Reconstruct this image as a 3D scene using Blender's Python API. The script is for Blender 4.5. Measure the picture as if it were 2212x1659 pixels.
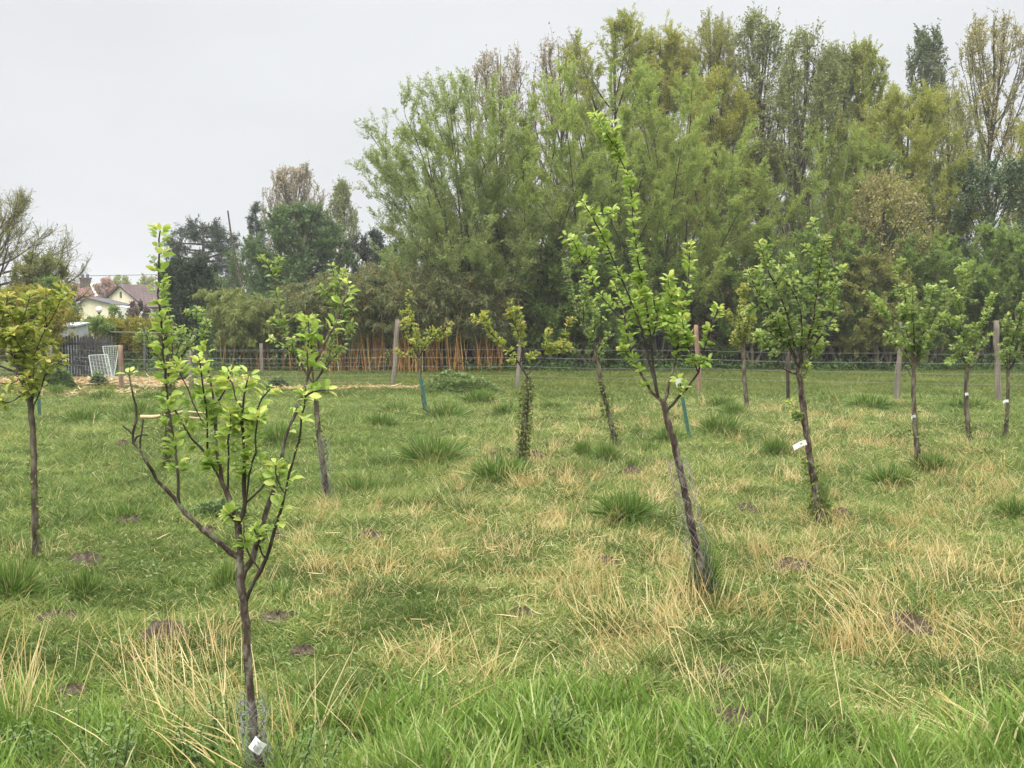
import bpy, math
import numpy as np
from math import radians, sin, cos, pi, tan, atan
S = bpy.context.scene
for o in list(bpy.data.objects): bpy.data.objects.remove(o)
COL = S.collection
# ------------------------------------------------------------------ camera, sky, sun, exposure
EYE, FPX, CX, CY, HOR = 1.65, 2400.0, 1106.0, 829.5, 680.0
PIT = atan((CY - HOR) / FPX)
cam = bpy.data.objects.new('camera', bpy.data.cameras.new('camera')); COL.objects.link(cam)
cam.location = (0, 0, EYE); cam.rotation_euler = (pi / 2 - PIT, 0, 0)
cam.data.sensor_width = 36; cam.data.lens = 36 * FPX / 2212
cam.data.clip_start = 0.05; cam.data.clip_end = 3000
S.camera = cam
SUN_EL, SUN_AZ = radians(58), radians(215)
W = bpy.data.worlds.new('World'); S.world = W; W.use_nodes = True
nt = W.node_tree; nt.nodes.clear()
def N(t, **k):
    n = nt.nodes.new(t)
    for a, b in k.items(): setattr(n, a, b)
    return n
sky = N('ShaderNodeTexSky', sky_type='NISHITA', sun_disc=False, sun_elevation=SUN_EL, sun_rotation=SUN_AZ, dust_density=4.0)
tc = N('ShaderNodeTexCoord'); sep = N('ShaderNodeSeparateXYZ'); nt.links.new(tc.outputs['Generated'], sep.inputs[0])
mr = N('ShaderNodeValToRGB'); nt.links.new(sep.outputs['Z'], mr.inputs[0])
E = mr.color_ramp.elements
for p_, c_ in ((0.0, (.735, .75, .772)), (.12, (.75, .765, .785)), (.3, (.80, .815, .83)), (.5, (1, .99, .96))):
    e = E.new(p_) if p_ not in (0.0, ) else E[0]
    e.color = (*c_, 1)
E[-1].position = 1.0; E[-1].color = (1, .985, .94, 1)
noi = N('ShaderNodeTexNoise'); noi.inputs['Scale'].default_value = 2.2; noi.inputs['Detail'].default_value = 4
mp = N('ShaderNodeMapping'); mp.inputs['Scale'].default_value = (1, 1, 3.2)
nt.links.new(tc.outputs['Generated'], mp.inputs[0]); nt.links.new(mp.outputs[0], noi.inputs[0])
cl = N('ShaderNodeMapRange'); cl.inputs[1].default_value = .3; cl.inputs[2].default_value = .7; cl.inputs[3].default_value = .94; cl.inputs[4].default_value = 1.05
nt.links.new(noi.outputs[0], cl.inputs[0])
zen = N('ShaderNodeMapRange'); zen.inputs[1].default_value = .3; zen.inputs[2].default_value = .8; zen.inputs[3].default_value = 6.15; zen.inputs[4].default_value = 23.0
nt.links.new(sep.outputs['Z'], zen.inputs[0])
m1 = N('ShaderNodeMath', operation='MULTIPLY'); nt.links.new(cl.outputs[0], m1.inputs[0]); nt.links.new(zen.outputs[0], m1.inputs[1])
vm = N('ShaderNodeVectorMath', operation='SCALE'); nt.links.new(mr.outputs[0], vm.inputs[0]); nt.links.new(m1.outputs[0], vm.inputs['Scale'])
mx = N('ShaderNodeMixRGB'); mx.inputs[0].default_value = .96
nt.links.new(sky.outputs[0], mx.inputs[1]); nt.links.new(vm.outputs[0], mx.inputs[2])
bg = N('ShaderNodeBackground'); bg.inputs[1].default_value = .1; nt.links.new(mx.outputs[0], bg.inputs[0])
wo = N('ShaderNodeOutputWorld'); nt.links.new(bg.outputs[0], wo.inputs[0])
sun = bpy.data.objects.new('sun', bpy.data.lights.new('sun', 'SUN')); COL.objects.link(sun)
sun.data.energy = 1.5; sun.data.angle = radians(25); sun.data.color = (1, .96, .88)
sun.rotation_euler = (pi / 2 - SUN_EL, 0, pi - SUN_AZ); sun.location = (0, -20, 40)
S.view_settings.view_transform = 'Standard'; S.view_settings.look = 'None'
S.view_settings.exposure = 0.78; S.view_settings.gamma = 1; S.view_settings.use_curve_mapping = False
S.cycles.max_bounces = 6; S.cycles.diffuse_bounces = 3; S.cycles.transmission_bounces = 3; S.cycles.caustics_reflective = False
# ------------------------------------------------------------------ helpers
rng = np.random.default_rng(7)
U = lambda a, b, n=None: rng.uniform(a, b, n)
def nrm(a): return a / np.maximum(np.linalg.norm(a, axis=-1, keepdims=True), 1e-9)
_wv = [(np.cos(a), np.sin(a), f, p) for a, f, p in zip(np.linspace(0.3, 2.9, 7), (1, 1.31, .83, 1.7, 1.13, .71, 1.47), (0, 2.1, 4.4, 1.2, 5.5, 3.3, .6))]
def wave(x, y, wl, s=0.0):           # smooth noise in about -1..1, wavelength wl
    r = 0
    for k, (c, s_, f, p) in enumerate(_wv): r = r + np.sin((x * c + y * s_) * f * 6.283 / wl + p + s * (k + 1.7) + 1.1 * np.sin((x * s_ - y * c) * f * 4.1 / wl + p * 2 + s))
    return r / 3.6
def hgt(x, y):
    x = np.asarray(x, float); y = np.asarray(y, float)
    f = np.clip((34 - y) / 14, 0.12, 1)
    return f * (.022 * wave(x, y, .9, 1) + .03 * wave(x, y, 2.3, 2) + .05 * wave(x, y, 7, 3)) * np.clip((400 - np.hypot(x, y)) / 300, 0, 1)
def ray(px, py):
    a, b = (px - CX) / FPX, (CY - py) / FPX
    return np.array([a, cos(PIT) + b * sin(PIT), -sin(PIT) + b * cos(PIT)])
def P(px, py, d):
    r = ray(px, py); return np.array([0, 0, EYE]) + r * (d / r[1])
def G(px, py):
    r = ray(px, py); t = EYE / -r[2]; x, y = r[0] * t, r[1] * t
    return np.array([x, y, float(hgt(x, y))])
class MB:
    def __init__(s): s.V = []; s.Q = []; s.T = []; s.A = []; s.n = 0
    def add(s, V, F, v=0.5):
        V = np.asarray(V, float).reshape(-1, 3); F = np.asarray(F, int)
        if not len(V) or not len(F): return
        (s.Q if F.shape[1] == 4 else s.T).append(F + s.n)
        s.V.append(V); s.n += len(V)
        s.A.append(np.broadcast_to(np.asarray(v, float), (len(V),)).copy())
    def more(s, F, V_start, k): (s.Q if k == 4 else s.T).append(np.asarray(F, int) + V_start)
    def build(s, name, mat, parent=None, base=None, flat=False):
        V = np.concatenate(s.V) if s.V else np.zeros((0, 3))
        if base is not None: V = V - np.asarray(base)
        me = bpy.data.meshes.new(name)
        Q = np.concatenate(s.Q) if s.Q else np.zeros((0, 4), int); T = np.concatenate(s.T) if s.T else np.zeros((0, 3), int)
        me.vertices.add(len(V)); me.vertices.foreach_set('co', V.astype(np.float32).ravel())
        me.loops.add(Q.size + T.size); me.loops.foreach_set('vertex_index', np.concatenate([Q.ravel(), T.ravel()]).astype(np.int32))
        me.polygons.add(len(Q) + len(T))
        st = np.concatenate([np.arange(len(Q)) * 4, Q.size + np.arange(len(T)) * 3]).astype(np.int32)
        me.polygons.foreach_set('loop_start', st)
        a = me.attributes.new('v', 'FLOAT', 'POINT'); a.data.foreach_set('value', np.concatenate(s.A).astype(np.float32))
        me.update(calc_edges=True); me.validate()
        if flat: me.shade_flat()
        me.materials.append(mat)
        o = bpy.data.objects.new(name, me); COL.objects.link(o)
        if parent is not None: o.parent = parent
        elif base is not None: o.location = base
        return o
def thing(name, label, cat, loc, group=None):
    o = bpy.data.objects.new(name, None); COL.objects.link(o); o.location = loc; o.empty_display_size = .2
    return tag(o, label, cat, group)
def tag(o, label, cat, group=None):
    o['label'] = label; o['category'] = cat
    if group: o['group'] = group
    return o
def stuff(o, label, cat): o['kind'] = 'stuff'; return tag(o, label, cat)
def bez(A, C, B, k):
    t = np.linspace(0, 1, k)[None, :, None]
    return (1 - t) ** 2 * A[:, None] + 2 * t * (1 - t) * C[:, None] + t * t * B[:, None]
def bezt(A, C, B, t):
    t = t[:, None]; return (1 - t) ** 2 * A + 2 * t * (1 - t) * C + t * t * B
def bezd(A, C, B, t):
    t = t[:, None]; return nrm(2 * (1 - t) * (C - A) + 2 * t * (B - C))
def tubes(mb, Pn, R, s=5, v=.5, cap=False):
    Pn = np.asarray(Pn, float)
    if Pn.ndim == 2: Pn = Pn[None]
    n, k, _ = Pn.shape; R = np.broadcast_to(np.asarray(R, float), (n, k))
    t = nrm(np.gradient(Pn, axis=1)); m = nrm(t.mean(1))
    ref = np.where(np.abs(m[:, 2:3]) > .8, np.array([[1., 0.2, 0]]), np.array([[0, 0.1, 1.]]))[:, None]
    u = nrm(np.cross(t, ref)); w = np.cross(t, u)
    a = np.arange(s) * 2 * pi / s
    V = Pn[:, :, None] + R[:, :, None, None] * (np.cos(a)[:, None] * u[:, :, None] + np.sin(a)[:, None] * w[:, :, None])
    i = np.arange(n)[:, None, None] * k * s + np.arange(k - 1)[None, :, None] * s; j = np.arange(s)[None, None]; j2 = (j + 1) % s
    F = np.stack([i + j, i + j2, i + s + j2, i + s + j], -1).reshape(-1, 4)
    vv = np.broadcast_to(np.asarray(v, float).reshape(-1, 1) if np.ndim(v) else np.full((n, 1), v), (n, k * s)).ravel()
    st = mb.n; mb.add(V, F, vv)
    if cap:
        for q in range(n):
            b = st + q * k * s + (k - 1) * s
            mb.V.append(Pn[q, -1:]); mb.A.append(np.array([.5])); mb.T.append(np.stack([b + np.arange(s), b + (np.arange(s) + 1) % s, np.full(s, mb.n)], -1)); mb.n += 1
def box(mb, c, sx, sy, sz, rz=0, v=.5, tilt=None):     # c = centre of the base
    x, y, z = sx / 2, sy / 2, sz
    V = np.array([[-x, -y, 0], [x, -y, 0], [x, y, 0], [-x, y, 0], [-x, -y, z], [x, -y, z], [x, y, z], [-x, y, z]])
    V = V @ np.array([[cos(rz), sin(rz), 0], [-sin(rz), cos(rz), 0], [0, 0, 1]])
    mb.add(V + np.asarray(c), [[3, 2, 1, 0], [4, 5, 6, 7], [0, 1, 5, 4], [1, 2, 6, 5], [2, 3, 7, 6], [3, 0, 4, 7]], v)
# leaves: template laid along +y, face up +z
DIAM = (np.array([[0, 0, 0], [.5, .45, .06], [0, 1, -.08], [-.5, .45, .06]]), np.array([[0, 1, 2, 3]]))
def _leaf():
    V = [[0, 0, 0]]
    for y, w in ((.18, .3), (.48, .5), (.78, .36)):
        z = -.22 * y * y
        V += [[-w, y, z + .16 * w], [0, y, z - .05], [w, y, z + .16 * w]]
    V.append([0, 1, -.28])
    T = [[0, 3, 2], [0, 2, 1]]
    for r in (1, 4):
        T += [[r, r + 1, r + 4], [r, r + 4, r + 3], [r + 1, r + 2, r + 5], [r + 1, r + 5, r + 4]]
    T += [[7, 8, 10], [8, 9, 10]]
    return np.array(V), np.array(T)
LEAF = _leaf()
def place(mb, tpl, pos, yax, nax, ln, wd, v):
    V0, F0 = tpl; n = len(pos)
    y = nrm(yax); x = nrm(np.cross(y, nax)); z = np.cross(x, y)
    ln = np.broadcast_to(ln, (n,)); wd = np.broadcast_to(wd, (n,))
    V = pos[:, None] + x[:, None] * (V0[None, :, :1] * wd[:, None, None]) + y[:, None] * (V0[None, :, 1:2] * ln[:, None, None]) + z[:, None] * (V0[None, :, 2:] * ln[:, None, None])
    F = (np.arange(n)[:, None, None] * len(V0) + F0[None]).reshape(-1, F0.shape[1])
    mb.add(V, F, np.repeat(np.broadcast_to(v, (n,)), len(V0)))
def blades(mb, root, dirv, ln, wd, bend, v, seg=2, sag=None):
    # tapering curved grass blades; dirv start direction, bend = vector added at the tip
    n = len(root); d = nrm(dirv); ln = np.broadcast_to(ln, (n,))[:, None]; wd = np.broadcast_to(wd, (n,))[:, None]
    side = nrm(np.cross(d, nrm(rng.normal(size=(n, 3)))))
    v = np.broadcast_to(v, (n,))
    if seg == 1:
        V = np.stack([root - side * wd / 2, root + side * wd / 2, root + d * ln + bend], 1)
        mb.add(V, np.arange(3 * n).reshape(n, 3), np.repeat(v, 3)); return
    rows = []
    for t, w in ((0, .8), (.4, 1), (.75, .7)):
        c = root + d * ln * t + bend * t * t
        rows += [c - side * wd * w / 2, c + side * wd * w / 2]
    rows.append(root + d * ln + bend)
    V = np.stack(rows, 1); b = np.arange(n)[:, None] * 7
    mb.add(V, np.concatenate([b + [[0, 1, 3, 2]], b + [[2, 3, 5, 4]]]), np.repeat(v, 7))
    mb.T.append(b + [[4, 5, 6]] + mb.n - 7 * n)
# ------------------------------------------------------------------ materials
def mat_nodes(name):
    m = bpy.data.materials.new(name); m.use_nodes = True; t = m.node_tree; t.nodes.clear(); return m, t
def ramp(t, src, stops):
    r = t.nodes.new('ShaderNodeValToRGB'); e = r.color_ramp.elements
    e[0].position, e[0].color = stops[0][0], (*stops[0][1], 1); e[1].position, e[1].color = stops[-1][0], (*stops[-1][1], 1)
    for p, c in stops[1:-1]: k = e.new(p); k.color = (*c, 1)
    t.links.new(src, r.inputs[0]); return r
def foliage(name, stops, trans=.35, rough=.5, spec=.3):
    m, t = mat_nodes(name); L = t.links.new
    at = t.nodes.new('ShaderNodeAttribute'); at.attribute_name = 'v'
    r = ramp(t, at.outputs['Fac'], stops)
    p = t.nodes.new('ShaderNodeBsdfPrincipled'); p.inputs['Roughness'].default_value = rough; p.inputs['Specular IOR Level'].default_value = spec
    tr = t.nodes.new('ShaderNodeBsdfTranslucent'); mx = t.nodes.new('ShaderNodeMixShader'); mx.inputs[0].default_value = trans
    L(r.outputs[0], p.inputs['Base Color']); L(r.outputs[0], tr.inputs[0]); L(p.outputs[0], mx.inputs[1]); L(tr.outputs[0], mx.inputs[2])
    o = t.nodes.new('ShaderNodeOutputMaterial'); L(mx.outputs[0], o.inputs[0]); return m
def rough_mat(name, stops, scale=8, stretch=(1, 1, 1), rough=.85, bump=.4, detail=6, spec=.2, kind='noise', bscale=None):
    m, t = mat_nodes(name); L = t.links.new
    tc = t.nodes.new('ShaderNodeTexCoord'); mp = t.nodes.new('ShaderNodeMapping'); mp.inputs['Scale'].default_value = stretch
    L(tc.outputs['Object'], mp.inputs[0])
    n = t.nodes.new('ShaderNodeTexNoise'); n.inputs['Scale'].default_value = scale; n.inputs['Detail'].default_value = detail; L(mp.outputs[0], n.inputs[0])
    r = ramp(t, n.outputs[0], stops)
    p = t.nodes.new('ShaderNodeBsdfPrincipled'); p.inputs['Roughness'].default_value = rough; p.inputs['Specular IOR Level'].default_value = spec
    L(r.outputs[0], p.inputs['Base Color'])
    if bump:
        b = t.nodes.new('ShaderNodeBump'); b.inputs['Strength'].default_value = bump; b.inputs['Distance'].default_value = .02
        n2 = t.nodes.new('ShaderNodeTexNoise'); n2.inputs['Scale'].default_value = bscale or scale * 3; n2.inputs['Detail'].default_value = 6; L(mp.outputs[0], n2.inputs[0])
        L(n2.outputs[0], b.inputs['Height']); L(b.outputs[0], p.inputs['Normal'])
    o = t.nodes.new('ShaderNodeOutputMaterial'); L(p.outputs[0], o.inputs[0]); return m
M = {}
M['turf'] = foliage('turf_blades', [(0, (.075, .12, .025)), (.4, (.16, .235, .05)), (.72, (.275, .365, .095)), (.86, (.40, .38, .15)), (1, (.68, .57, .31))], .35)
M['field'] = foliage('field_blades', [(0, (.08, .12, .022)), (.5, (.125, .165, .032)), (.9, (.18, .19, .05)), (1, (.26, .23, .09))], .35)
M['tall'] = foliage('tall_grass', [(0, (.10, .18, .03)), (.55, (.205, .325, .055)), (.86, (.32, .43, .12)), (1, (.58, .52, .28))], .4, .4, .35)
M['tuss'] = foliage('tussock_blades', [(0, (.06, .12, .022)), (.5, (.125, .22, .038)), (.85, (.22, .31, .075)), (1, (.52, .44, .21))], .3)
M['dry'] = foliage('dry_grass', [(0, (.34, .25, .09)), (.5, (.55, .43, .19)), (1, (.76, .65, .38))], .3, .6, .2)
M['straw'] = foliage('straw', [(0, (.38, .25, .11)), (.5, (.54, .40, .21)), (1, (.68, .56, .35))], .2)
M['leaf'] = foliage('plum_leaf', [(0, (.15, .25, .04)), (.5, (.27, .40, .07)), (.85, (.40, .53, .12)), (1, (.56, .60, .15))], .42, .38, .35)
M['leaf2'] = foliage('fruit_leaf', [(0, (.14, .22, .055)), (.5, (.24, .34, .09)), (.85, (.34, .44, .13)), (1, (.46, .50, .13))], .4, .4, .35)
M['leaf3'] = foliage('apple_leaf', [(0, (.17, .22, .04)), (.5, (.30, .36, .065)), (.85, (.43, .46, .10)), (1, (.50, .40, .11))], .4, .45, .3)
M['moss'] = foliage('ivy', [(0, (.06, .09, .015)), (1, (.20, .24, .05))], .25)
M['willow'] = foliage('willow_leaf', [(0, (.23, .30, .06)), (1, (.41, .50, .125))], .55)
M['willowl'] = foliage('pale_willow_leaf', [(0, (.22, .29, .08)), (1, (.38, .45, .17))], .5)
M['yellow'] = foliage('yellow_willow_leaf', [(0, (.28, .32, .055)), (1, (.48, .46, .10))], .5)
M['olive'] = foliage('olive_leaf', [(0, (.20, .225, .05)), (1, (.37, .37, .11))], .5)
M['yellowgreen'] = foliage('yellow_green_leaf', [(0, (.23, .28, .05)), (1, (.42, .43, .095))], .5)
M['bronze'] = foliage('bronze_bud', [(0, (.27, .22, .13)), (1, (.44, .38, .25))], .3)
M['bronze2'] = foliage('amber_bud', [(0, (.27, .25, .08)), (1, (.42, .38, .15))], .3)
M['poplar'] = foliage('poplar_leaf', [(0, (.17, .205, .07)), (1, (.33, .36, .135))], .3)
M['darkpop'] = foliage('dark_poplar_leaf', [(0, (.09, .13, .05)), (1, (.18, .22, .09))], .3)
M['shrub'] = foliage('shrub_leaf', [(0, (.13, .20, .04)), (1, (.25, .34, .08))], .45)
M['holly'] = foliage('holly_leaf', [(0, (.05, .095, .035)), (1, (.13, .19, .075))], .2, .35, .5)
M['conifer'] = foliage('hazed_conifer_needle', [(0, (.06, .09, .065)), (1, (.14, .18, .13))], .15)  # pale bluish cast of distance haze is put into the needle colour
M['yew'] = foliage('yew_needle', [(0, (.018, .036, .018)), (1, (.05, .08, .035))], .15)
M['darkgreen'] = foliage('dark_green_leaf', [(0, (.075, .13, .045)), (1, (.16, .24, .075))], .35)
M['gold'] = foliage('golden_conifer', [(0, (.16, .18, .022)), (.6, (.30, .28, .035)), (1, (.46, .36, .05))], .3)
M['bamboo'] = foliage('bamboo_leaf', [(0, (.095, .12, .042)), (.6, (.175, .20, .075)), (1, (.29, .27, .11))], .35)
M['bamboog'] = foliage('green_bamboo_leaf', [(0, (.13, .17, .04)), (1, (.28, .31, .09))], .35)
M['brownleaf'] = foliage('brown_twig', [(0, (.15, .12, .045)), (1, (.28, .22, .09))], .25)
M['pink'] = foliage('blossom', [(0, (.35, .20, .17)), (1, (.60, .42, .36))], .3)
M['purple'] = foliage('lilac_leaf', [(0, (.09, .06, .06)), (1, (.19, .14, .12))], .3)
M['nettle'] = foliage('nettle_leaf', [(0, (.085, .14, .045)), (1, (.19, .27, .09))], .3)
M['mound'] = foliage('pale_nettle_leaf', [(0, (.12, .18, .055)), (1, (.25, .33, .11))], .35)
M['weed'] = foliage('weed_leaf', [(0, (.04, .09, .02)), (1, (.11, .19, .04))], .3)
M['cane'] = foliage('bamboo_cane', [(0, (.20, .11, .045)), (.4, (.46, .22, .055)), (.8, (.62, .35, .10)), (1, (.48, .40, .18))], .05, .4, .4)
M['barkred'] = rough_mat('red_brown_bark', [(.3, (.018, .012, .009)), (.5, (.07, .046, .034)), (.66, (.20, .185, .15))], 34, (1, 1, .4), .7, .7, 5, .3)
M['barkdark'] = rough_mat('dark_twig_bark', [(.3, (.022, .016, .014)), (.6, (.055, .042, .035)), (.8, (.12, .11, .09))], 20, (1, 1, .4), .75, .4)
M['barkgrey'] = rough_mat('grey_bark', [(.3, (.025, .02, .015)), (.5, (.085, .07, .05)), (.7, (.20, .185, .13))], 24, (1, 1, .3), .85, .5)
M['barkpale'] = rough_mat('pale_lichen_bark', [(.3, (.12, .095, .06)), (.55, (.24, .20, .14)), (.8, (.30, .29, .16))], 6, (1, 1, .4), .9, .5)
M['barkbg'] = rough_mat('willow_bark', [(.3, (.045, .04, .028)), (.7, (.11, .10, .06))], 6, (1, 1, .3), .9, .3)
M['post'] = rough_mat('weathered_post', [(.3, (.10, .085, .07)), (.55, (.20, .17, .14)), (.75, (.31, .28, .235))], 22, (1, 1, .06), .9, .6)
M['postred'] = rough_mat('reddish_post', [(.3, (.17, .10, .075)), (.55, (.29, .19, .14)), (.75, (.36, .27, .21))], 22, (1, 1, .06), .9, .6)
M['soil'] = rough_mat('molehill_soil', [(.3, (.045, .034, .023)), (.52, (.10, .076, .054)), (.7, (.20, .165, .12))], 35, (1, 1, 1), .95, 1.0, 8)
M['wire'] = rough_mat('galvanised_wire', [(.3, (.16, .16, .16)), (.7, (.26, .26, .27))], 5, rough=.5, bump=0, spec=.5)
M['net'] = rough_mat('guard_wire', [(.3, (.13, .13, .14)), (.7, (.26, .26, .27))], 9, rough=.5, bump=0, spec=.5)
M['stake'] = rough_mat('green_stake', [(.3, (.02, .075, .06)), (.7, (.045, .13, .10))], 12, rough=.5, bump=.2, spec=.4)
M['cage'] = rough_mat('pale_wire_panel', [(.3, (.30, .34, .31)), (.7, (.42, .46, .42))], 8, rough=.5, bump=0)
M['tag'] = rough_mat('white_plastic', [(.3, (.74, .74, .74)), (.7, (.82, .82, .82))], 10, rough=.4, bump=0, spec=.4)
M['ink'] = rough_mat('faded_print', [(.3, (.22, .22, .24)), (.7, (.4, .4, .42))], 30, rough=.6, bump=0)
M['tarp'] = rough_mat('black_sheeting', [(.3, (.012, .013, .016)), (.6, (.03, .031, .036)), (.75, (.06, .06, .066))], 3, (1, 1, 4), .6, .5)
M['wall'] = rough_mat('cream_render', [(.3, (.64, .59, .45)), (.7, (.74, .69, .54))], 3, (1, 1, .3), .9, .1)
M['white'] = rough_mat('white_paint', [(.3, (.74, .73, .70)), (.7, (.80, .79, .77))], 5, rough=.7, bump=0)
M['slate'] = rough_mat('dark_slate', [(.3, (.055, .055, .065)), (.7, (.11, .11, .12))], 6, rough=.7, bump=.3)
M['shed'] = rough_mat('grey_shed', [(.3, (.30, .33, .36)), (.7, (.40, .43, .46))], 5, rough=.6, bump=.1)
M['paling'] = rough_mat('dark_paling', [(.3, (.035, .035, .04)), (.7, (.09, .09, .095))], 12, (1, 1, .1), .8, .3)
M['log'] = rough_mat('peeled_branch', [(.3, (.42, .31, .17)), (.7, (.58, .46, .28))], 9, rough=.8, bump=.4)
def tiled(name, c1, c2, w, h):
    m, t = mat_nodes(name); L = t.links.new
    tc = t.nodes.new('ShaderNodeTexCoord'); b = t.nodes.new('ShaderNodeTexBrick'); L(tc.outputs['UV'], b.inputs[0])
    at = t.nodes.new('ShaderNodeAttribute'); at.attribute_name = 'tile'; L(at.outputs['Vector'], b.inputs[0])
    b.inputs['Color1'].default_value = (*c1, 1); b.inputs['Color2'].default_value = (*c2, 1); b.inputs['Mortar'].default_value = (*[x * .45 for x in c1], 1)
    b.inputs['Scale'].default_value = 1; b.inputs['Brick Width'].default_value = w; b.inputs['Row Height'].default_value = h; b.inputs['Mortar Size'].default_value = .03
    n = t.nodes.new('ShaderNodeTexNoise'); n.inputs['Scale'].default_value = 1.3; L(tc.outputs['Object'], n.inputs[0])
    mx = t.nodes.new('ShaderNodeMixRGB'); mx.blend_type = 'MULTIPLY'; mx.inputs[0].default_value = .6
    r = ramp(t, n.outputs[0], [(.35, (.6, .6, .6)), (.65, (1.15, 1.1, 1.1))]); L(b.outputs[0], mx.inputs[1]); L(r.outputs[0], mx.inputs[2])
    p = t.nodes.new('ShaderNodeBsdfPrincipled'); p.inputs['Roughness'].default_value = .85; L(mx.outputs[0], p.inputs['Base Color'])
    bp = t.nodes.new('ShaderNodeBump'); bp.inputs['Distance'].default_value = .03; L(b.outputs['Fac'], bp.inputs['Height']); bp.invert = True; L(bp.outputs[0], p.inputs['Normal'])
    o = t.nodes.new('ShaderNodeOutputMaterial'); L(p.outputs[0], o.inputs[0]); return m
M['redtile'] = tiled('red_roof_tile', (.25, .115, .095), (.19, .085, .075), .3, .3)
M['browntile'] = tiled('brown_roof_tile', (.13, .085, .085), (.10, .065, .065), .35, .32)
M['brick'] = tiled('chimney_brick', (.24, .13, .10), (.17, .10, .08), .25, .09)
# ground: short-turf soil colours under the blades, mown olive field farther off
def ground_mat():
    m, t = mat_nodes('meadow_ground'); L = t.links.new
    g = t.nodes.new('ShaderNodeNewGeometry'); sp = t.nodes.new('ShaderNodeSeparateXYZ'); L(g.outputs['Position'], sp.inputs[0])
    def noise(sc, det=6):
        n = t.nodes.new('ShaderNodeTexNoise'); n.inputs['Scale'].default_value = sc; n.inputs['Detail'].default_value = det; n.inputs['Roughness'].default_value = .65; L(g.outputs['Position'], n.inputs[0]); return n
    a = ramp(t, noise(16).outputs[0], [(.3, (.04, .05, .015)), (.5, (.075, .10, .026)), (.68, (.15, .14, .055))])
    b = ramp(t, noise(1.1).outputs[0], [(.35, (.75, .95, .7)), (.65, (1.25, 1.1, 1.1))])
    mu = t.nodes.new('ShaderNodeMixRGB'); mu.blend_type = 'MULTIPLY'; mu.inputs[0].default_value = 1; L(a.outputs[0], mu.inputs[1]); L(b.outputs[0], mu.inputs[2])
    f = ramp(t, noise(5).outputs[0], [(.3, (.085, .115, .024)), (.7, (.13, .15, .036))])
    y = t.nodes.new('ShaderNodeMapRange'); y.inputs[1].default_value = 22; y.inputs[2].default_value = 26; L(sp.outputs['Y'], y.inputs[0])
    mx = t.nodes.new('ShaderNodeMixRGB'); L(y.outputs[0], mx.inputs[0]); L(mu.outputs[0], mx.inputs[1]); L(f.outputs[0], mx.inputs[2])
    p = t.nodes.new('ShaderNodeBsdfPrincipled'); p.inputs['Roughness'].default_value = .95; p.inputs['Specular IOR Level'].default_value = .1; L(mx.outputs[0], p.inputs['Base Color'])
    bp = t.nodes.new('ShaderNodeBump'); bp.inputs['Strength'].default_value = .8; bp.inputs['Distance'].default_value = .03; L(noise(40).outputs[0], bp.inputs['Height']); L(bp.outputs[0], p.inputs['Normal'])
    o = t.nodes.new('ShaderNodeOutputMaterial'); L(p.outputs[0], o.inputs[0]); return m
# ------------------------------------------------------------------ ground sheet
def sheet():
    xs = np.concatenate([-np.geomspace(600, 26, 14), np.arange(-24, 24.01, .16), np.geomspace(26, 600, 14)])
    ys = np.concatenate([-np.geomspace(600, 3, 14), np.arange(-1, 36, .16), np.geomspace(37, 600, 16)])
    X, Y = np.meshgrid(xs, ys); Z = hgt(X, Y)
    nx, ny = len(xs), len(ys); i = (np.arange(ny - 1)[:, None] * nx + np.arange(nx - 1)).ravel()
    mb = MB(); mb.add(np.stack([X, Y, Z], -1), np.stack([i, i + 1, i + nx + 1, i + nx], -1))
    o = mb.build('ground', ground_mat()); o['kind'] = 'structure'
sheet()
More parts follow.
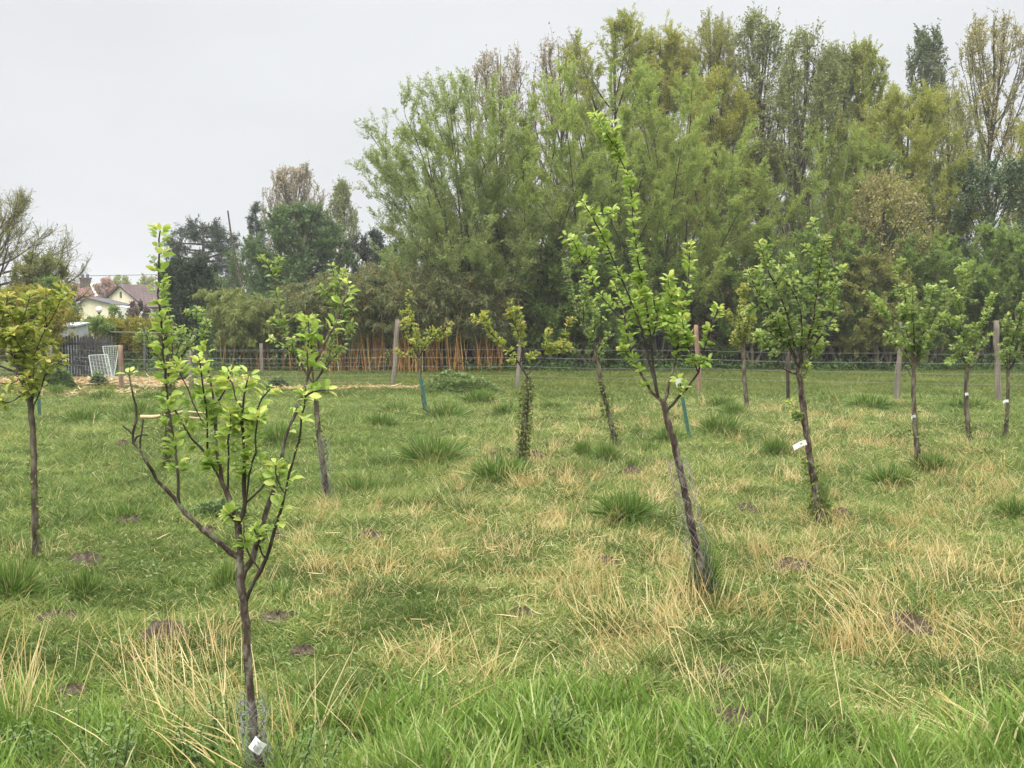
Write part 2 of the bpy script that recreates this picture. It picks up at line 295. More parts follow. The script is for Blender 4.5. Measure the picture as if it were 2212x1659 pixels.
# ------------------------------------------------------------------ background trees
def bgtree(name, label, cat, px, d, top, prof, mat, bark='barkbg', group=None, stems=1, lean=0., nl=20, ns=8, nt=4, sl=1.2, tl=.45,
           nleaf=18000, lw=(.085, .03), up=.7, out=.4, z0=.18, tr=.10, droop=0., steep=(.15, .4), flatn=False, base_r=.25, zt=.8, lean_y=0., twigr=.0035, vb=0.):
    h = EYE + (HOR - top) * d / FPX; bx, by = (px - CX) * d / FPX, d
    base = np.array([bx, by, float(hgt(bx, by)) - .03])
    pf = np.array(prof, float); prR = lambda f: np.interp(f, pf[:, 0], pf[:, 1])
    mxR = pf[:, 1].max()
    lv = np.array([lean, lean_y, 0.])
    tk = np.linspace(0, 1, 9); wob = np.cumsum(rng.normal(0, .012 * h, (9, 2)), 0) * .5; wob[0] = 0
    def axis(f):
        f = np.clip(f, 0, 1); q = np.outer(f, [0, 0, h]) + np.outer(f ** 1.3, lv)
        q[:, 0] += np.interp(f, tk, wob[:, 0]); q[:, 1] += np.interp(f, tk, wob[:, 1]); return q
    wood = MB()
    az = np.arange(nl) * 2.39996 + U(0, 6); t = z0 + (zt - z0) * (np.arange(nl) + U(0, 1, nl)) / nl
    e = np.clip(t + U(*steep, nl), 0, .97); e[-2:] = .98
    if stems > 1:
        t = U(0, .05, nl); e = np.clip(np.linspace(.25, .97, nl) + U(-.08, .08, nl), .2, .97)
    r = prR(e) * np.sqrt(U(.4, 1, nl))
    if stems > 1: r *= .92
    hv = np.stack([np.cos(az), np.sin(az), 0 * az], -1)
    A = axis(t); B = axis(e) + hv * r[:, None]
    if stems > 1:
        k = np.arange(nl) % stems; sa = k * 2.4; A[:, :2] = np.stack([np.cos(sa), np.sin(sa)], -1) * base_r; A[:, 2] = 0
        C = A + (B - A) * np.array([.35, .35, .5]) + np.array([0, 0, .05 * h])
    else: C = A + (B - A) * np.array([.62, .62, .35]) - np.array([0, 0, droop * .5])
    rad = tr * (.55 if stems > 1 else .5) * (1 - .6 * t)
    tubes(wood, bez(A, C, B, 9) + rng.normal(0, .02, (nl, 9, 3)) * np.linspace(0, 1, 9)[None, :, None], rad[:, None] * np.linspace(1, .15, 9), 5)
    if stems == 1: tubes(wood, axis(tk), tr * np.linspace(1.15, .08, 9), 7)
    # shoots
    n = nl * ns; li = np.repeat(np.arange(nl), ns); ts = U(.22, 1, n) ** .8
    SA = bezt(A[li], C[li], B[li], ts); tg = bezd(A[li], C[li], B[li], ts)
    ax = axis(SA[:, 2] / h); ow = SA - ax; ow[:, 2] = 0; ow = nrm(ow + 1e-6)
    dv = nrm(tg * .5 + ow * out + np.array([0, 0, up]) + rng.normal(0, .38, (n, 3)))
    sL = sl * U(.5, 1.15, n)
    SB = SA + dv * sL[:, None]
    f = np.clip(SB[:, 2] / h, 0, 1); a2 = axis(f); rr = SB - a2; rr[:, 2] = 0; rl = np.linalg.norm(rr, axis=1); lim = prR(f) * U(.9, 1.12, n) + .05
    sc = np.where(rl > lim, lim / np.maximum(rl, 1e-6), 1); SB[:, :2] = a2[:, :2] + rr[:, :2] * sc[:, None]
    SB[:, 2] = np.minimum(SB[:, 2], h * U(.96, 1.03, n)); SB[:, 2] -= droop * sL * U(.3, 1, n)
    SC = SA + (SB - SA) * .5 + (ow * .12 - np.array([0, 0, .10]) * (up > 0)) * sL[:, None] + np.array([0, 0, droop * .5]) * sL[:, None]
    tubes(wood, bez(SA, SC, SB, 5), np.linspace(1, .3, 5)[None] * twigr * 2.6, 3)
    # twigs
    m = n * nt; si = np.repeat(np.arange(n), nt); tt = U(.15, 1, m)
    TA = bezt(SA[si], SC[si], SB[si], tt); tg = bezd(SA[si], SC[si], SB[si], tt)
    dv = nrm(tg * .7 + np.array([0, 0, up * .5 - droop]) + rng.normal(0, .5, (m, 3)))
    tL = tl * U(.5, 1.2, m); TB = TA + dv * tL[:, None]; TC = (TA + TB) / 2 + np.array([0, 0, -.08 if droop <= 0 else .12]) * tL[:, None]
    tubes(wood, bez(TA, TC, TB, 4), np.linspace(1, .5, 4)[None] * twigr, 3)
    ob = thing(name, label, cat, base, group)
    wood.build('trunk', M[bark], ob)
    lf = MB()
    na = int(nleaf * .78); nb = nleaf - na
    i = rng.integers(0, m, na); q = U(.05, 1.02, na); pos = bezt(TA[i], TC[i], TB[i], q); dr = bezd(TA[i], TC[i], TB[i], q)
    j = rng.integers(0, n, nb); q = U(.3, 1.03, nb); pos = np.concatenate([pos, bezt(SA[j], SC[j], SB[j], q)]); dr = np.concatenate([dr, bezd(SA[j], SC[j], SB[j], q)])
    sh = np.concatenate([si[i], j])
    pos = pos + rng.normal(0, .03, pos.shape)
    sv = U(0, 1, n); lvv = U(0, 1, nl)
    v = np.clip(.35 * sv[sh] + .3 * lvv[li[sh]] + U(0, .35, nleaf) + vb, 0, 1)
    yx = dr * .8 + rng.normal(0, .6, pos.shape) + np.array([0, 0, -.15])
    nx_ = rng.normal(0, 1, pos.shape) + np.array([0, 0, 3.0 if flatn else .8])
    s = np.exp(rng.normal(0, .25, nleaf))
    place(lf, DIAM, pos, yx, nx_, lw[0] * s, lw[1] * s, v)
    lf.build('foliage', M[mat], ob)
    return ob
def row(px, d, top, w, f=((0, .3), (.15, .75), (.4, 1), (.7, .85), (.9, .45), (1, .12))):   # profile from a half-width in photo pixels
    R = 1.28 * w * d / FPX; return [(a, b * R) for a, b in f]
FAN = ((0, .2), (.12, .55), (.3, .9), (.5, 1), (.75, 1), (.9, .75), (1, .3))
COLM = ((0, .6), (.3, .95), (.6, 1), (.85, .9), (.95, .6), (1, .2))
DOME = ((0, .8), (.3, 1), (.7, 1), (.9, .75), (1, .3))
POPL = ((0, .4), (.2, .8), (.45, 1), (.8, .9), (.93, .5), (1, .15))
CONE = ((0, .9), (.15, 1), (.5, .62), (.8, .28), (1, .04))
WG = 'spring willows along the hedge behind the field'
def T(name, label, cat, px, d, top, w, mat, shape, **k): return bgtree(name, label, cat, px, d, top, row(px, d, top, w, shape), mat, **k)
wk = dict(stems=6, nl=26, ns=10, nt=5, sl=1.5, tl=.5, up=.55, out=.45, nleaf=150000, lw=(.082, .024), tr=.10, base_r=.45)
T('willow_tree', 'pale green feathery willow fanning out to the left at the edge of the open sky', 'tree', 1015, 34, 180, 160, 'willowl', FAN, lean=-.85, group=WG, **{**wk, 'nleaf': 125000, 'nl': 34, 'ns': 13})
T('willow_tree', 'mid green willow just right of the feathery pale willow, below the bronze poplars', 'tree', 1120, 35, 185, 200, 'willow', FAN, lean=-.5, group=WG, **wk)
T('willow_tree', 'broad green willow standing behind the tallest young plum shoot', 'tree', 1290, 36, 135, 200, 'willow', FAN, group=WG, vb=.1, **wk)
T('willow_tree', 'green willow right of the tallest plum shoot, in front of the golden willows', 'tree', 1445, 35, 170, 190, 'willow', FAN, group=WG, **wk)
yk = dict(nl=24, ns=9, nt=5, sl=1.4, tl=.6, up=.45, out=.35, nleaf=70000, lw=(.09, .027), tr=.14, z0=.2)
T('willow_tree', 'tallest yellow green willow with a wispy drooping tip above the main mass', 'tree', 1335, 42, 46, 100, 'yellowgreen', COLM, group=WG, droop=.25, **yk)
T('willow_tree', 'golden pointed willow crown between the wispy tallest tip and the olive one', 'tree', 1425, 42, 80, 75, 'yellow', COLM, group=WG, droop=.1, vb=.05, **yk)
T('willow_tree', 'olive yellow willow crown left of the thin see-through birches', 'tree', 1525, 42, 68, 85, 'olive', COLM, group=WG, vb=.2, **{**yk, 'nleaf': 50000})
T('willow_tree', 'amber yellow willow lower than the olive crown and in front of it', 'tree', 1545, 39, 170, 60, 'yellow', COLM, group=WG, vb=.0, **{**yk, 'nleaf': 45000})
PG = 'bronze budded poplars behind the willows'
pk = dict(nl=26, ns=8, nt=4, sl=1.5, tl=.5, up=1.1, out=.2, nleaf=7000, lw=(.10, .05), tr=.16, z0=.3, steep=(.2, .42), twigr=.006)
T('poplar_tree', 'reddish budding poplar behind the left willows, upright twigs against the sky', 'tree', 1085, 48, 125, 85, 'bronze', DOME, group=PG, **pk)
T('poplar_tree', 'bronze budding poplar just left of the tallest wispy willow tip', 'tree', 1200, 48, 105, 85, 'bronze', DOME, group=PG, **pk)
bk = dict(nl=24, ns=8, nt=5, sl=1.2, tl=.5, up=.55, out=.45, nleaf=14000, lw=(.10, .045), tr=.14, z0=.35, twigr=.0045)
T('birch_tree', 'thin see-through birch with a rounded sparse top right of the olive willow', 'tree', 1625, 41, 52, 58, 'poplar', COLM, bark='barkgrey', **bk)
T('birch_tree', 'slender birch with bare dark limbs showing, nearest the sky gap', 'tree', 1700, 38, 85, 58, 'poplar', COLM, bark='barkgrey', lean=.35, **{**bk, 'nleaf': 11000})
T('poplar_tree', 'bushy poplar with a green ragged double top right of the slender birch', 'tree', 1785, 45, 130, 66, 'poplar', POPL, **{**pk, 'nleaf': 42000, 'z0': .2, 'lw': (.09, .04), 'out': .35})
T('poplar_tree', 'golden olive poplar with a pointed top beside the deepest sky notch', 'tree', 1845, 44, 112, 70, 'yellowgreen', POPL, vb=-.1, **{**pk, 'nleaf': 45000, 'z0': .15, 'lw': (.09, .04), 'out': .35})
T('willow_tree', 'green willow with visible pale leaning stems below the golden olive poplar', 'tree', 1790, 37, 290, 105, 'willow', FAN, bark='barkpale', group=WG, vb=.05, **{**wk, 'nleaf': 60000, 'nl': 20})
T('willow_tree', 'low olive willow filling the gap under the thin see-through birches', 'tree', 1655, 40, 330, 75, 'olive', DOME, group=WG, **{**yk, 'nleaf': 45000, 'z0': .05})
T('willow_tree', 'fresh green willow right of the pale leaning stems', 'tree', 1860, 38, 330, 70, 'willow', DOME, group=WG, **{**yk, 'nleaf': 60000, 'z0': .05})
T('willow_tree', 'rounded golden willow below the dark columnar poplar', 'tree', 1950, 39, 222, 100, 'yellowgreen', DOME, group=WG, vb=.15, **{**yk, 'nleaf': 90000, 'z0': .08})
T('poplar_tree', 'dark green columnar poplar standing alone in the sky gap', 'tree', 1980, 55, 80, 52, 'darkpop', ((0, .5), (.3, .9), (.6, 1), (.8, .85), (.93, .55), (1, .2)), **{**pk, 'nleaf': 22000, 'lw': (.12, .06), 'z0': .2, 'out': .15})
T('willow_tree', 'olive drooping willow at the right foot of the dark columnar poplar', 'tree', 2035, 47, 205, 58, 'olive', DOME, group=WG, **{**yk, 'nleaf': 26000})
T('poplar_tree', 'large open bronze poplar reaching the right frame edge', 'tree', 2150, 49, 62, 105, 'bronze2', ((0, .15), (.25, .5), (.5, .95), (.75, 1), (.9, .7), (1, .3)), **{**pk, 'nleaf': 15000, 'nl': 32})
T('poplar_tree', 'dense brown budded poplar cut by the right frame edge', 'tree', 2255, 47, 40, 105, 'bronze2', DOME, group=PG, **{**pk, 'nleaf': 15000})
T('willow_tree', 'bright yellow willow spray at the right frame edge above the dark holly', 'tree', 2245, 41, 255, 62, 'yellow', DOME, group=WG, **{**yk, 'nleaf': 45000})
T('holly_tree', 'dark glossy evergreen dome under the open bronze poplar', 'tree', 2130, 38, 365, 110, 'holly', DOME, **{**yk, 'nleaf': 38000, 'lw': (.08, .05), 'z0': .05, 'up': .3, 'out': .6, 'flatn': True})
T('shrub', 'rusty yellow shrub below the rounded golden willow', 'shrub', 1900, 35.5, 400, 85, 'bronze2', DOME, bark='barkgrey', **{**yk, 'nleaf': 20000, 'z0': .05, 'lw': (.07, .035)})
# dark tall trees left of the willows
T('cedar_tree', 'dark cedar with flat layered boughs left of the bare leaning pole', 'tree', 447, 60, 482, 60, 'conifer', ((0, .8), (.35, 1), (.8, 1), (.93, .7), (1, .25)), nl=52, ns=9, nt=5, sl=.8, tl=.4, up=.05, out=.8, nleaf=46000, lw=(.14, .035), tr=.25, z0=.15, steep=(.0, .06), zt=.97, flatn=True, twigr=.006)
T('spruce_tree', 'narrow pointed spruce left of the rounded dark green tree', 'tree', 560, 58, 448, 34, 'conifer', CONE, nl=34, ns=7, nt=4, sl=.5, tl=.3, up=.1, out=.6, nleaf=16000, lw=(.13, .03), tr=.18, z0=.05, steep=(-.02, .02), zt=.97, twigr=.006)
T('lime_tree', 'rounded dense dark green tree in front of the sparse poplars', 'tree', 652, 50, 452, 84, 'darkgreen', DOME, nl=44, ns=10, nt=5, sl=.9, tl=.4, up=.3, out=.6, nleaf=70000, lw=(.10, .06), tr=.2, z0=.05)
T('poplar_tree', 'sparse pale poplar with many upright tips behind the rounded dark tree', 'tree', 652, 68, 372, 60, 'bronze', ((0, .3), (.3, .8), (.6, 1), (.85, .85), (1, .4)), **{**pk, 'nleaf': 9000, 'sl': 1.9, 'lw': (.13, .06), 'twigr': .009})
T('poplar_tree', 'small slim poplar right of the sparse pale poplar', 'tree', 737, 64, 405, 30, 'poplar', POPL, **{**pk, 'nleaf': 9000, 'sl': 1.2, 'lw': (.12, .06)})
T('pine_tree', 'low dark pine with clumped needles left of the feathery willow', 'tree', 795, 52, 508, 52, 'yew', DOME, nl=18, ns=6, nt=5, sl=.6, tl=.3, up=.4, out=.5, nleaf=12000, lw=(.14, .03), tr=.15, z0=.3)
T('shrub', 'dim green shrub right of the dark pine against the willow skirt', 'shrub', 862, 48, 525, 45, 'darkgreen', DOME, nl=16, ns=8, nt=4, sl=.6, tl=.3, nleaf=12000, lw=(.09, .05), tr=.1, z0=.1)
T('shrub', 'grey brown thin shrub between the spruce and the cedar', 'shrub', 522, 55, 545, 50, 'darkgreen', DOME, bark='barkgrey', nl=18, ns=8, nt=4, sl=.8, tl=.4, nleaf=9000, lw=(.09, .05), tr=.1, z0=.1)
# yews and golden hedges round the gardens
for lab, px, top, w, d in (('left dark yew column beside the brown tiled roof', 378, 568, 26, 38), ('right dark yew column, the wider of the pair', 425, 572, 34, 37)):
    T('yew_tree', lab, 'tree', px, d, top, w, 'yew', COLM, nl=24, ns=9, nt=5, sl=.5, tl=.25, up=.9, out=.3, nleaf=24000, lw=(.09, .028), tr=.08, z0=.03, group='dark yews by the garden')
T('conifer_bush', 'big golden green conifer bush at the left frame edge behind the young tree', 'shrub', 40, 29, 632, 92, 'gold', DOME, nl=30, ns=10, nt=6, sl=.45, tl=.22, up=.6, out=.6, nleaf=60000, lw=(.07, .022), tr=.08, z0=.03)
T('bare_tree', 'grey bare twiggy tree at the left frame edge rising over the golden bush', 'tree', 0, 42, 420, 165, 'olive', ((0, .8), (.3, 1), (.6, .9), (.85, .55), (1, .25)), bark='barkgrey', nl=44, ns=13, nt=8, sl=.8, tl=.42, up=.6, out=.5, nleaf=16000, lw=(.08, .03), tr=.14, z0=.1, twigr=.006)
T('shrub', 'brownish green hedge tree right of the bare tree, left of the red roof', 'shrub', 98, 41, 555, 50, 'olive', DOME, nl=26, ns=9, nt=5, sl=.5, tl=.3, nleaf=34000, lw=(.07, .035), tr=.1, z0=.05, vb=-.3)
T('shrub', 'green bush in front of the bare tree above the golden conifer', 'shrub', 105, 37, 608, 34, 'shrub', DOME, nl=16, ns=8, nt=5, sl=.4, tl=.25, nleaf=14000, lw=(.07, .035), tr=.07, z0=.05)
T('shrub', 'dull green bush over the grey shed', 'shrub', 140, 36, 655, 22, 'darkgreen', DOME, nl=16, ns=8, nt=5, sl=.4, tl=.25, nleaf=9000, lw=(.07, .035), tr=.07, z0=.05)
T('shrub', 'green bush below the white globe lamp beside the golden hedge', 'shrub', 205, 33, 692, 30, 'shrub', DOME, nl=14, ns=8, nt=5, sl=.35, tl=.2, nleaf=10000, lw=(.06, .03), tr=.05, z0=.03)
for lab, px, w in (('golden conifer hedge clump behind the two wire hurdles', 255, 36), ('golden conifer hedge clump at the foot of the dark yews', 322, 40)):
    T('conifer_hedge', lab, 'hedge', px, 34, 697, w, 'gold', ((0, .95), (.3, 1), (.8, .98), (.95, .85), (1, .5)), nl=24, ns=10, nt=5, sl=.4, tl=.2, up=.8, out=.5, nleaf=32000, lw=(.065, .02), tr=.06, z0=.02, group='golden conifer hedge', vb=-.05)
T('shrub', 'brown dead twiggy bush just left of the wire hurdles', 'shrub', 195, 30, 735, 26, 'brownleaf', DOME, bark='brownbark' if 'brownbark' in M else 'barkgrey', nl=18, ns=10, nt=5, sl=.35, tl=.25, nleaf=1800, lw=(.05, .02), tr=.03, z0=.02)
T('blossom_tree', 'pink blossoming tree between the red roof and the cream gable', 'tree', 235, 88, 606, 18, 'pink', DOME, nl=14, ns=6, nt=4, sl=.6, tl=.3, nleaf=5000, lw=(.14, .09), tr=.08, z0=.2)
T('shrub', 'purple leaved lilac bush in front of the cream lean-to', 'shrub', 300, 52, 658, 22, 'purple', DOME, nl=12, ns=7, nt=4, sl=.4, tl=.2, nleaf=6000, lw=(.09, .05), tr=.05, z0=.05)
T('shrub', 'small thin bush against the cream lean-to wall', 'shrub', 250, 54, 664, 11, 'shrub', DOME, nl=10, ns=6, nt=4, sl=.4, tl=.2, nleaf=2200, lw=(.09, .05), tr=.05, z0=.05)
for lab, px, w in (('pale far tree crown above the brown tiled roof, left one', 262, 26), ('pale far tree crown above the brown tiled roof, right one', 318, 22)):
    T('far_tree', lab, 'tree', px, 150, 602, w, 'yellowgreen', DOME, nl=12, ns=6, nt=4, sl=1, tl=.5, nleaf=5000, lw=(.25, .15), tr=.2, z0=.2, group='pale trees far behind the houses')
# hedge shrubs with bare pale stems along the far field edge
HG = 'hedge shrubs along the far edge of the field'
hk = dict(stems=7, nl=20, ns=9, nt=5, sl=.75, tl=.35, up=.35, out=.55, nleaf=62000, lw=(.085, .042), tr=.11, base_r=.55, bark='barkpale', group=HG)
for lab, px, d, top, w, mat, vb in (
    ('dark green hedge shrub just right of the tallest bamboo', 1165, 34.5, 520, 105, 'shrub', -.15),
    ('green hedge shrub behind the forked mossy young tree, above the black sheeting', 1270, 34, 560, 100, 'shrub', -.2),
    ('dark green hedge shrub skirt behind the bamboo and under the left willows', 1050, 36, 480, 115, 'shrub', -.05),
    ('dark green shrub at the left foot of the feathery willow above the bamboo', 925, 37, 540, 95, 'shrub', -.05),
    ('shadowy hedge shrub behind the crown of the tall plum tree', 1390, 34.5, 520, 105, 'shrub', -.2),
    ('brown twiggy thicket right of the tall plum tree crown', 1548, 34.6, 590, 55, 'brownleaf', 0.),
    ('dark green hedge shrub between the brown thicket and the leafy fruit tree', 1615, 34, 540, 80, 'shrub', -.1),
    ('mid green hedge shrub behind the leafy fruit tree with the wide white tag', 1690, 33.8, 520, 85, 'shrub', .0),
    ('green hedge shrub behind the sky-pointing shoot of that leafy fruit tree', 1800, 34.5, 490, 85, 'shrub', .05),
    ('olive hedge shrub between the leafy fruit tree and the paired young trees', 1880, 33.6, 560, 75, 'olive', -.15),
    ('bright green hedge shrub directly above the paired young trees', 1985, 34, 520, 90, 'shrub', .1),
    ('pale green hedge shrub below the dark holly dome', 2085, 34.5, 490, 85, 'shrub', .2),
    ('green hedge shrub at the right frame edge under the holly', 2190, 34, 500, 90, 'shrub', .1),
    ('hedge shrub just past the right frame edge', 2300, 34, 500, 90, 'shrub', .0)):
    T('hedge_shrub', lab, 'shrub', px, d, top, w, mat, ((0, .45), (.15, .7), (.35, .95), (.65, 1), (.88, .75), (1, .3)), vb=vb, **hk)
for lab, px in (('shadowy shrub behind the two pale and green bamboo clumps', 520), ('shadowy shrub behind the olive bamboo clump', 640), ('shadowy shrub behind the leaning grey post bamboo', 770), ('shadowy shrub behind the dense orange canes', 890), ('shadowy shrub behind the last bamboo clumps on the right', 1000)):
    T('hedge_shrub', lab, 'shrub', px, 35.6, 640, 75, 'darkgreen', ((0, .9), (.4, 1), (.9, .8), (1, .5)), vb=-.2, **{**hk, 'nleaf': 26000, 'sl': .5, 'bark': 'barkbg'})
# distant wood that closes the view low down
def wood_mass():
    mb = MB(); n = 60000
    x = U(-19, 62, n); y = U(70, 78, n); top = 4.6 + 1.6 * wave(x, y * 0, 9) + .7 * wave(x, 0 * y, 3)
    top = np.where(x < 2, top * .75, top)
    z = top * np.sqrt(U(0, 1, n))
    place(mb, DIAM, np.stack([x, y, z], -1), rng.normal(size=(n, 3)), rng.normal(size=(n, 3)), .42, .26, U(0, 1, n))
    stuff(mb.build('woodland', M['shrub']), 'dim green woodland closing the view low behind the hedge', 'woodland')
wood_mass()
# ------------------------------------------------------------------ bamboo
def bamboo(label, px, d, top, w, mat, ncane=46, nleaf=15000, lean=0.):
    h = EYE + (HOR - top) * d / FPX; R = w * d / FPX; bx, by = (px - CX) * d / FPX, d
    base = np.array([bx, by, float(hgt(bx, by)) - .02]); n = int(ncane * .75)
    a = U(0, 2 * pi, n); r = np.sqrt(U(0, 1, n)) * R * .85
    A = np.stack([r * np.cos(a), r * np.sin(a) * .7, 0 * a], -1)
    hh = h * U(.62, 1.02, n); lv = np.stack([rng.normal(0, .26, n) + lean + .2 * A[:, 0], rng.normal(-.1, .3, n), 0 * a], -1)
    B = A + lv * 1.3 + np.stack([0 * a, 0 * a, hh], -1); C = A + np.stack([0 * a, 0 * a, hh * .62], -1) + lv * .15 + rng.normal(0, .24, (n, 3)) * [1, 1, 0]
    cm = MB(); tubes(cm, bez(A, C, B, 8), np.linspace(1, .2, 8)[None] * U(.010, .022, n)[:, None], 5, U(0, 1, n))
    dd = bez(A[:10], C[:10], B[:10], 2)
    ns = n * 9; ci = np.repeat(np.arange(n), 9); t = U(.28, 1, ns) ** .75; SA = bezt(A[ci], C[ci], B[ci], t)
    dv = nrm(np.stack([rng.normal(0, 1, ns), rng.normal(0, 1, ns), U(.1, 1.2, ns)], -1)); SL = U(.2, .6, ns); SB = SA + dv * SL[:, None]; SB[:, 2] -= .12; SC = SA + dv * SL[:, None] * .55 + np.array([0, 0, .06])
    tubes(cm, bez(SA, SC, SB, 4), np.linspace(1, .4, 4)[None] * .004, 3, U(.5, 1, ns))
    ob = thing('bamboo_clump', label, 'bamboo', base, 'bamboo clumps along the far fence')
    c = cm.build('canes', M['cane'], ob); c['kind'] = 'stuff'
    i = rng.integers(0, ns, nleaf); q = U(.15, 1.05, nleaf); pos = bezt(SA[i], SC[i], SB[i], q) + rng.normal(0, .045, (nleaf, 3))
    yx = bezd(SA[i], SC[i], SB[i], q) * .6 + rng.normal(0, .55, (nleaf, 3)) + np.array([0, 0, -.55])
    cv = U(0, 1, ns); lf = MB(); s = U(.7, 1.3, nleaf)
    place(lf, DIAM, pos, yx, rng.normal(0, 1, (nleaf, 3)) + np.array([0, -.3, .8]), .15 * s, .026 * s, np.clip(.55 * cv[i] + U(0, .45, nleaf), 0, 1))
    lf.build('foliage', M[mat], ob)
for a in (('pale green bamboo clump beside the right dark yew', 505, 33.5, 618, 48, 'bamboog', 16, 15000), ('green bamboo clump with long bare yellow canes right of the pale one', 575, 33, 630, 48, 'bamboog', 22, 15000, .1),
          ('olive bamboo clump behind the left fork of the rear plum tree', 650, 33, 615, 48, 'bamboo', 46, 15000), ('olive bamboo clump left of the leaning grey fence post', 735, 32.6, 590, 50, 'bamboo', 60, 17000),
          ('tall brownish bamboo clump behind the leaning grey fence post', 815, 32.8, 572, 50, 'bamboo', 64, 18000), ('tall bamboo clump with dense orange canes behind the small yellowish tree', 895, 32.4, 575, 52, 'bamboo', 70, 18000),
          ('dark bamboo clump above the green nettle mound', 975, 32.6, 585, 52, 'bamboo', 66, 18000), ('last bamboo clump on the right where the black sheeting begins', 1055, 32.8, 600, 46, 'bamboo', 50, 15000)): bamboo(*a)
# ------------------------------------------------------------------ sheeting behind the hedge, weeds along its foot
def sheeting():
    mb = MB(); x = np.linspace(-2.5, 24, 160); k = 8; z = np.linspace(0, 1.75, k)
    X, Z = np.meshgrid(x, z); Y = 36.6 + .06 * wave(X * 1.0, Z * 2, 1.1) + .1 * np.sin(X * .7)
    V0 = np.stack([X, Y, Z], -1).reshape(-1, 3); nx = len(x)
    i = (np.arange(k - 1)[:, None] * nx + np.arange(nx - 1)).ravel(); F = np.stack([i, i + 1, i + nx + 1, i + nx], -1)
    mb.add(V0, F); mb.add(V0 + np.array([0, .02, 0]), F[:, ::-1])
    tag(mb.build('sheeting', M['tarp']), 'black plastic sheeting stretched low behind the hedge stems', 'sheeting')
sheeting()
def weeds():
    mb = MB(); n = 26000; x = U(-12, 20, n); y = 32.6 + .5 * wave(x, 0 * x, 3) + U(-.35, 2.6, n); z = hgt(x, y) + U(0, .42, n) * (.5 + .5 * np.clip(wave(x, y, 1.3) + .4, 0, 1)) * np.where(y > 33, 1.3, .8)
    place(mb, DIAM, np.stack([x, y, z], -1), rng.normal(size=(n, 3)) + [0, 0, .3], rng.normal(size=(n, 3)) + [0, 0, 1.5], U(.06, .12, n), U(.035, .06, n), U(0, 1, n))
    stuff(mb.build('weeds', M['weed']), 'dark green weeds and nettles along the foot of the far hedge', 'weeds')
weeds()
# ------------------------------------------------------------------ houses and garden bits far left
def roof(name, c, mat, parent, base, th=.12):       # c: four corners, eave-left, eave-right, ridge-right, ridge-left
    c = np.array(c, float); n = nrm(np.cross(c[1] - c[0], c[3] - c[0])); n = n if n[2] > 0 else -n
    mb = MB(); V = np.concatenate([c, c - n * th]); mb.add(V, [[0, 1, 2, 3], [7, 6, 5, 4], [0, 4, 5, 1], [1, 5, 6, 2], [2, 6, 7, 3], [3, 7, 4, 0]])
    o = mb.build(name, mat, parent, base, flat=True)
    u = nrm(c[1] - c[0]); w = nrm(np.cross(n, u)); co = np.stack([(V - c[0]) @ u, (V - c[0]) @ w, 0 * V[:, 0]], -1)
    a = o.data.attributes.new('tile', 'FLOAT_VECTOR', 'POINT'); a.data.foreach_set('vector', co.astype(np.float32).ravel()); return o
def prism(name, poly, back, mat, parent, base):      # front polygon extruded by the vector back
    f = np.array(poly, float); n = len(f); mb = MB(); V = np.concatenate([f, f + back]); mb.add(V, [[i, (i + 1) % n, (i + 1) % n + n, i + n] for i in range(n)])
    k = mb.n; mb.add(V, [[0, i, i + 1] for i in range(1, n - 1)] + [[n, n + i + 1, n + i] for i in range(1, n - 1)])
    return mb.build(name, mat, parent, base, flat=True)
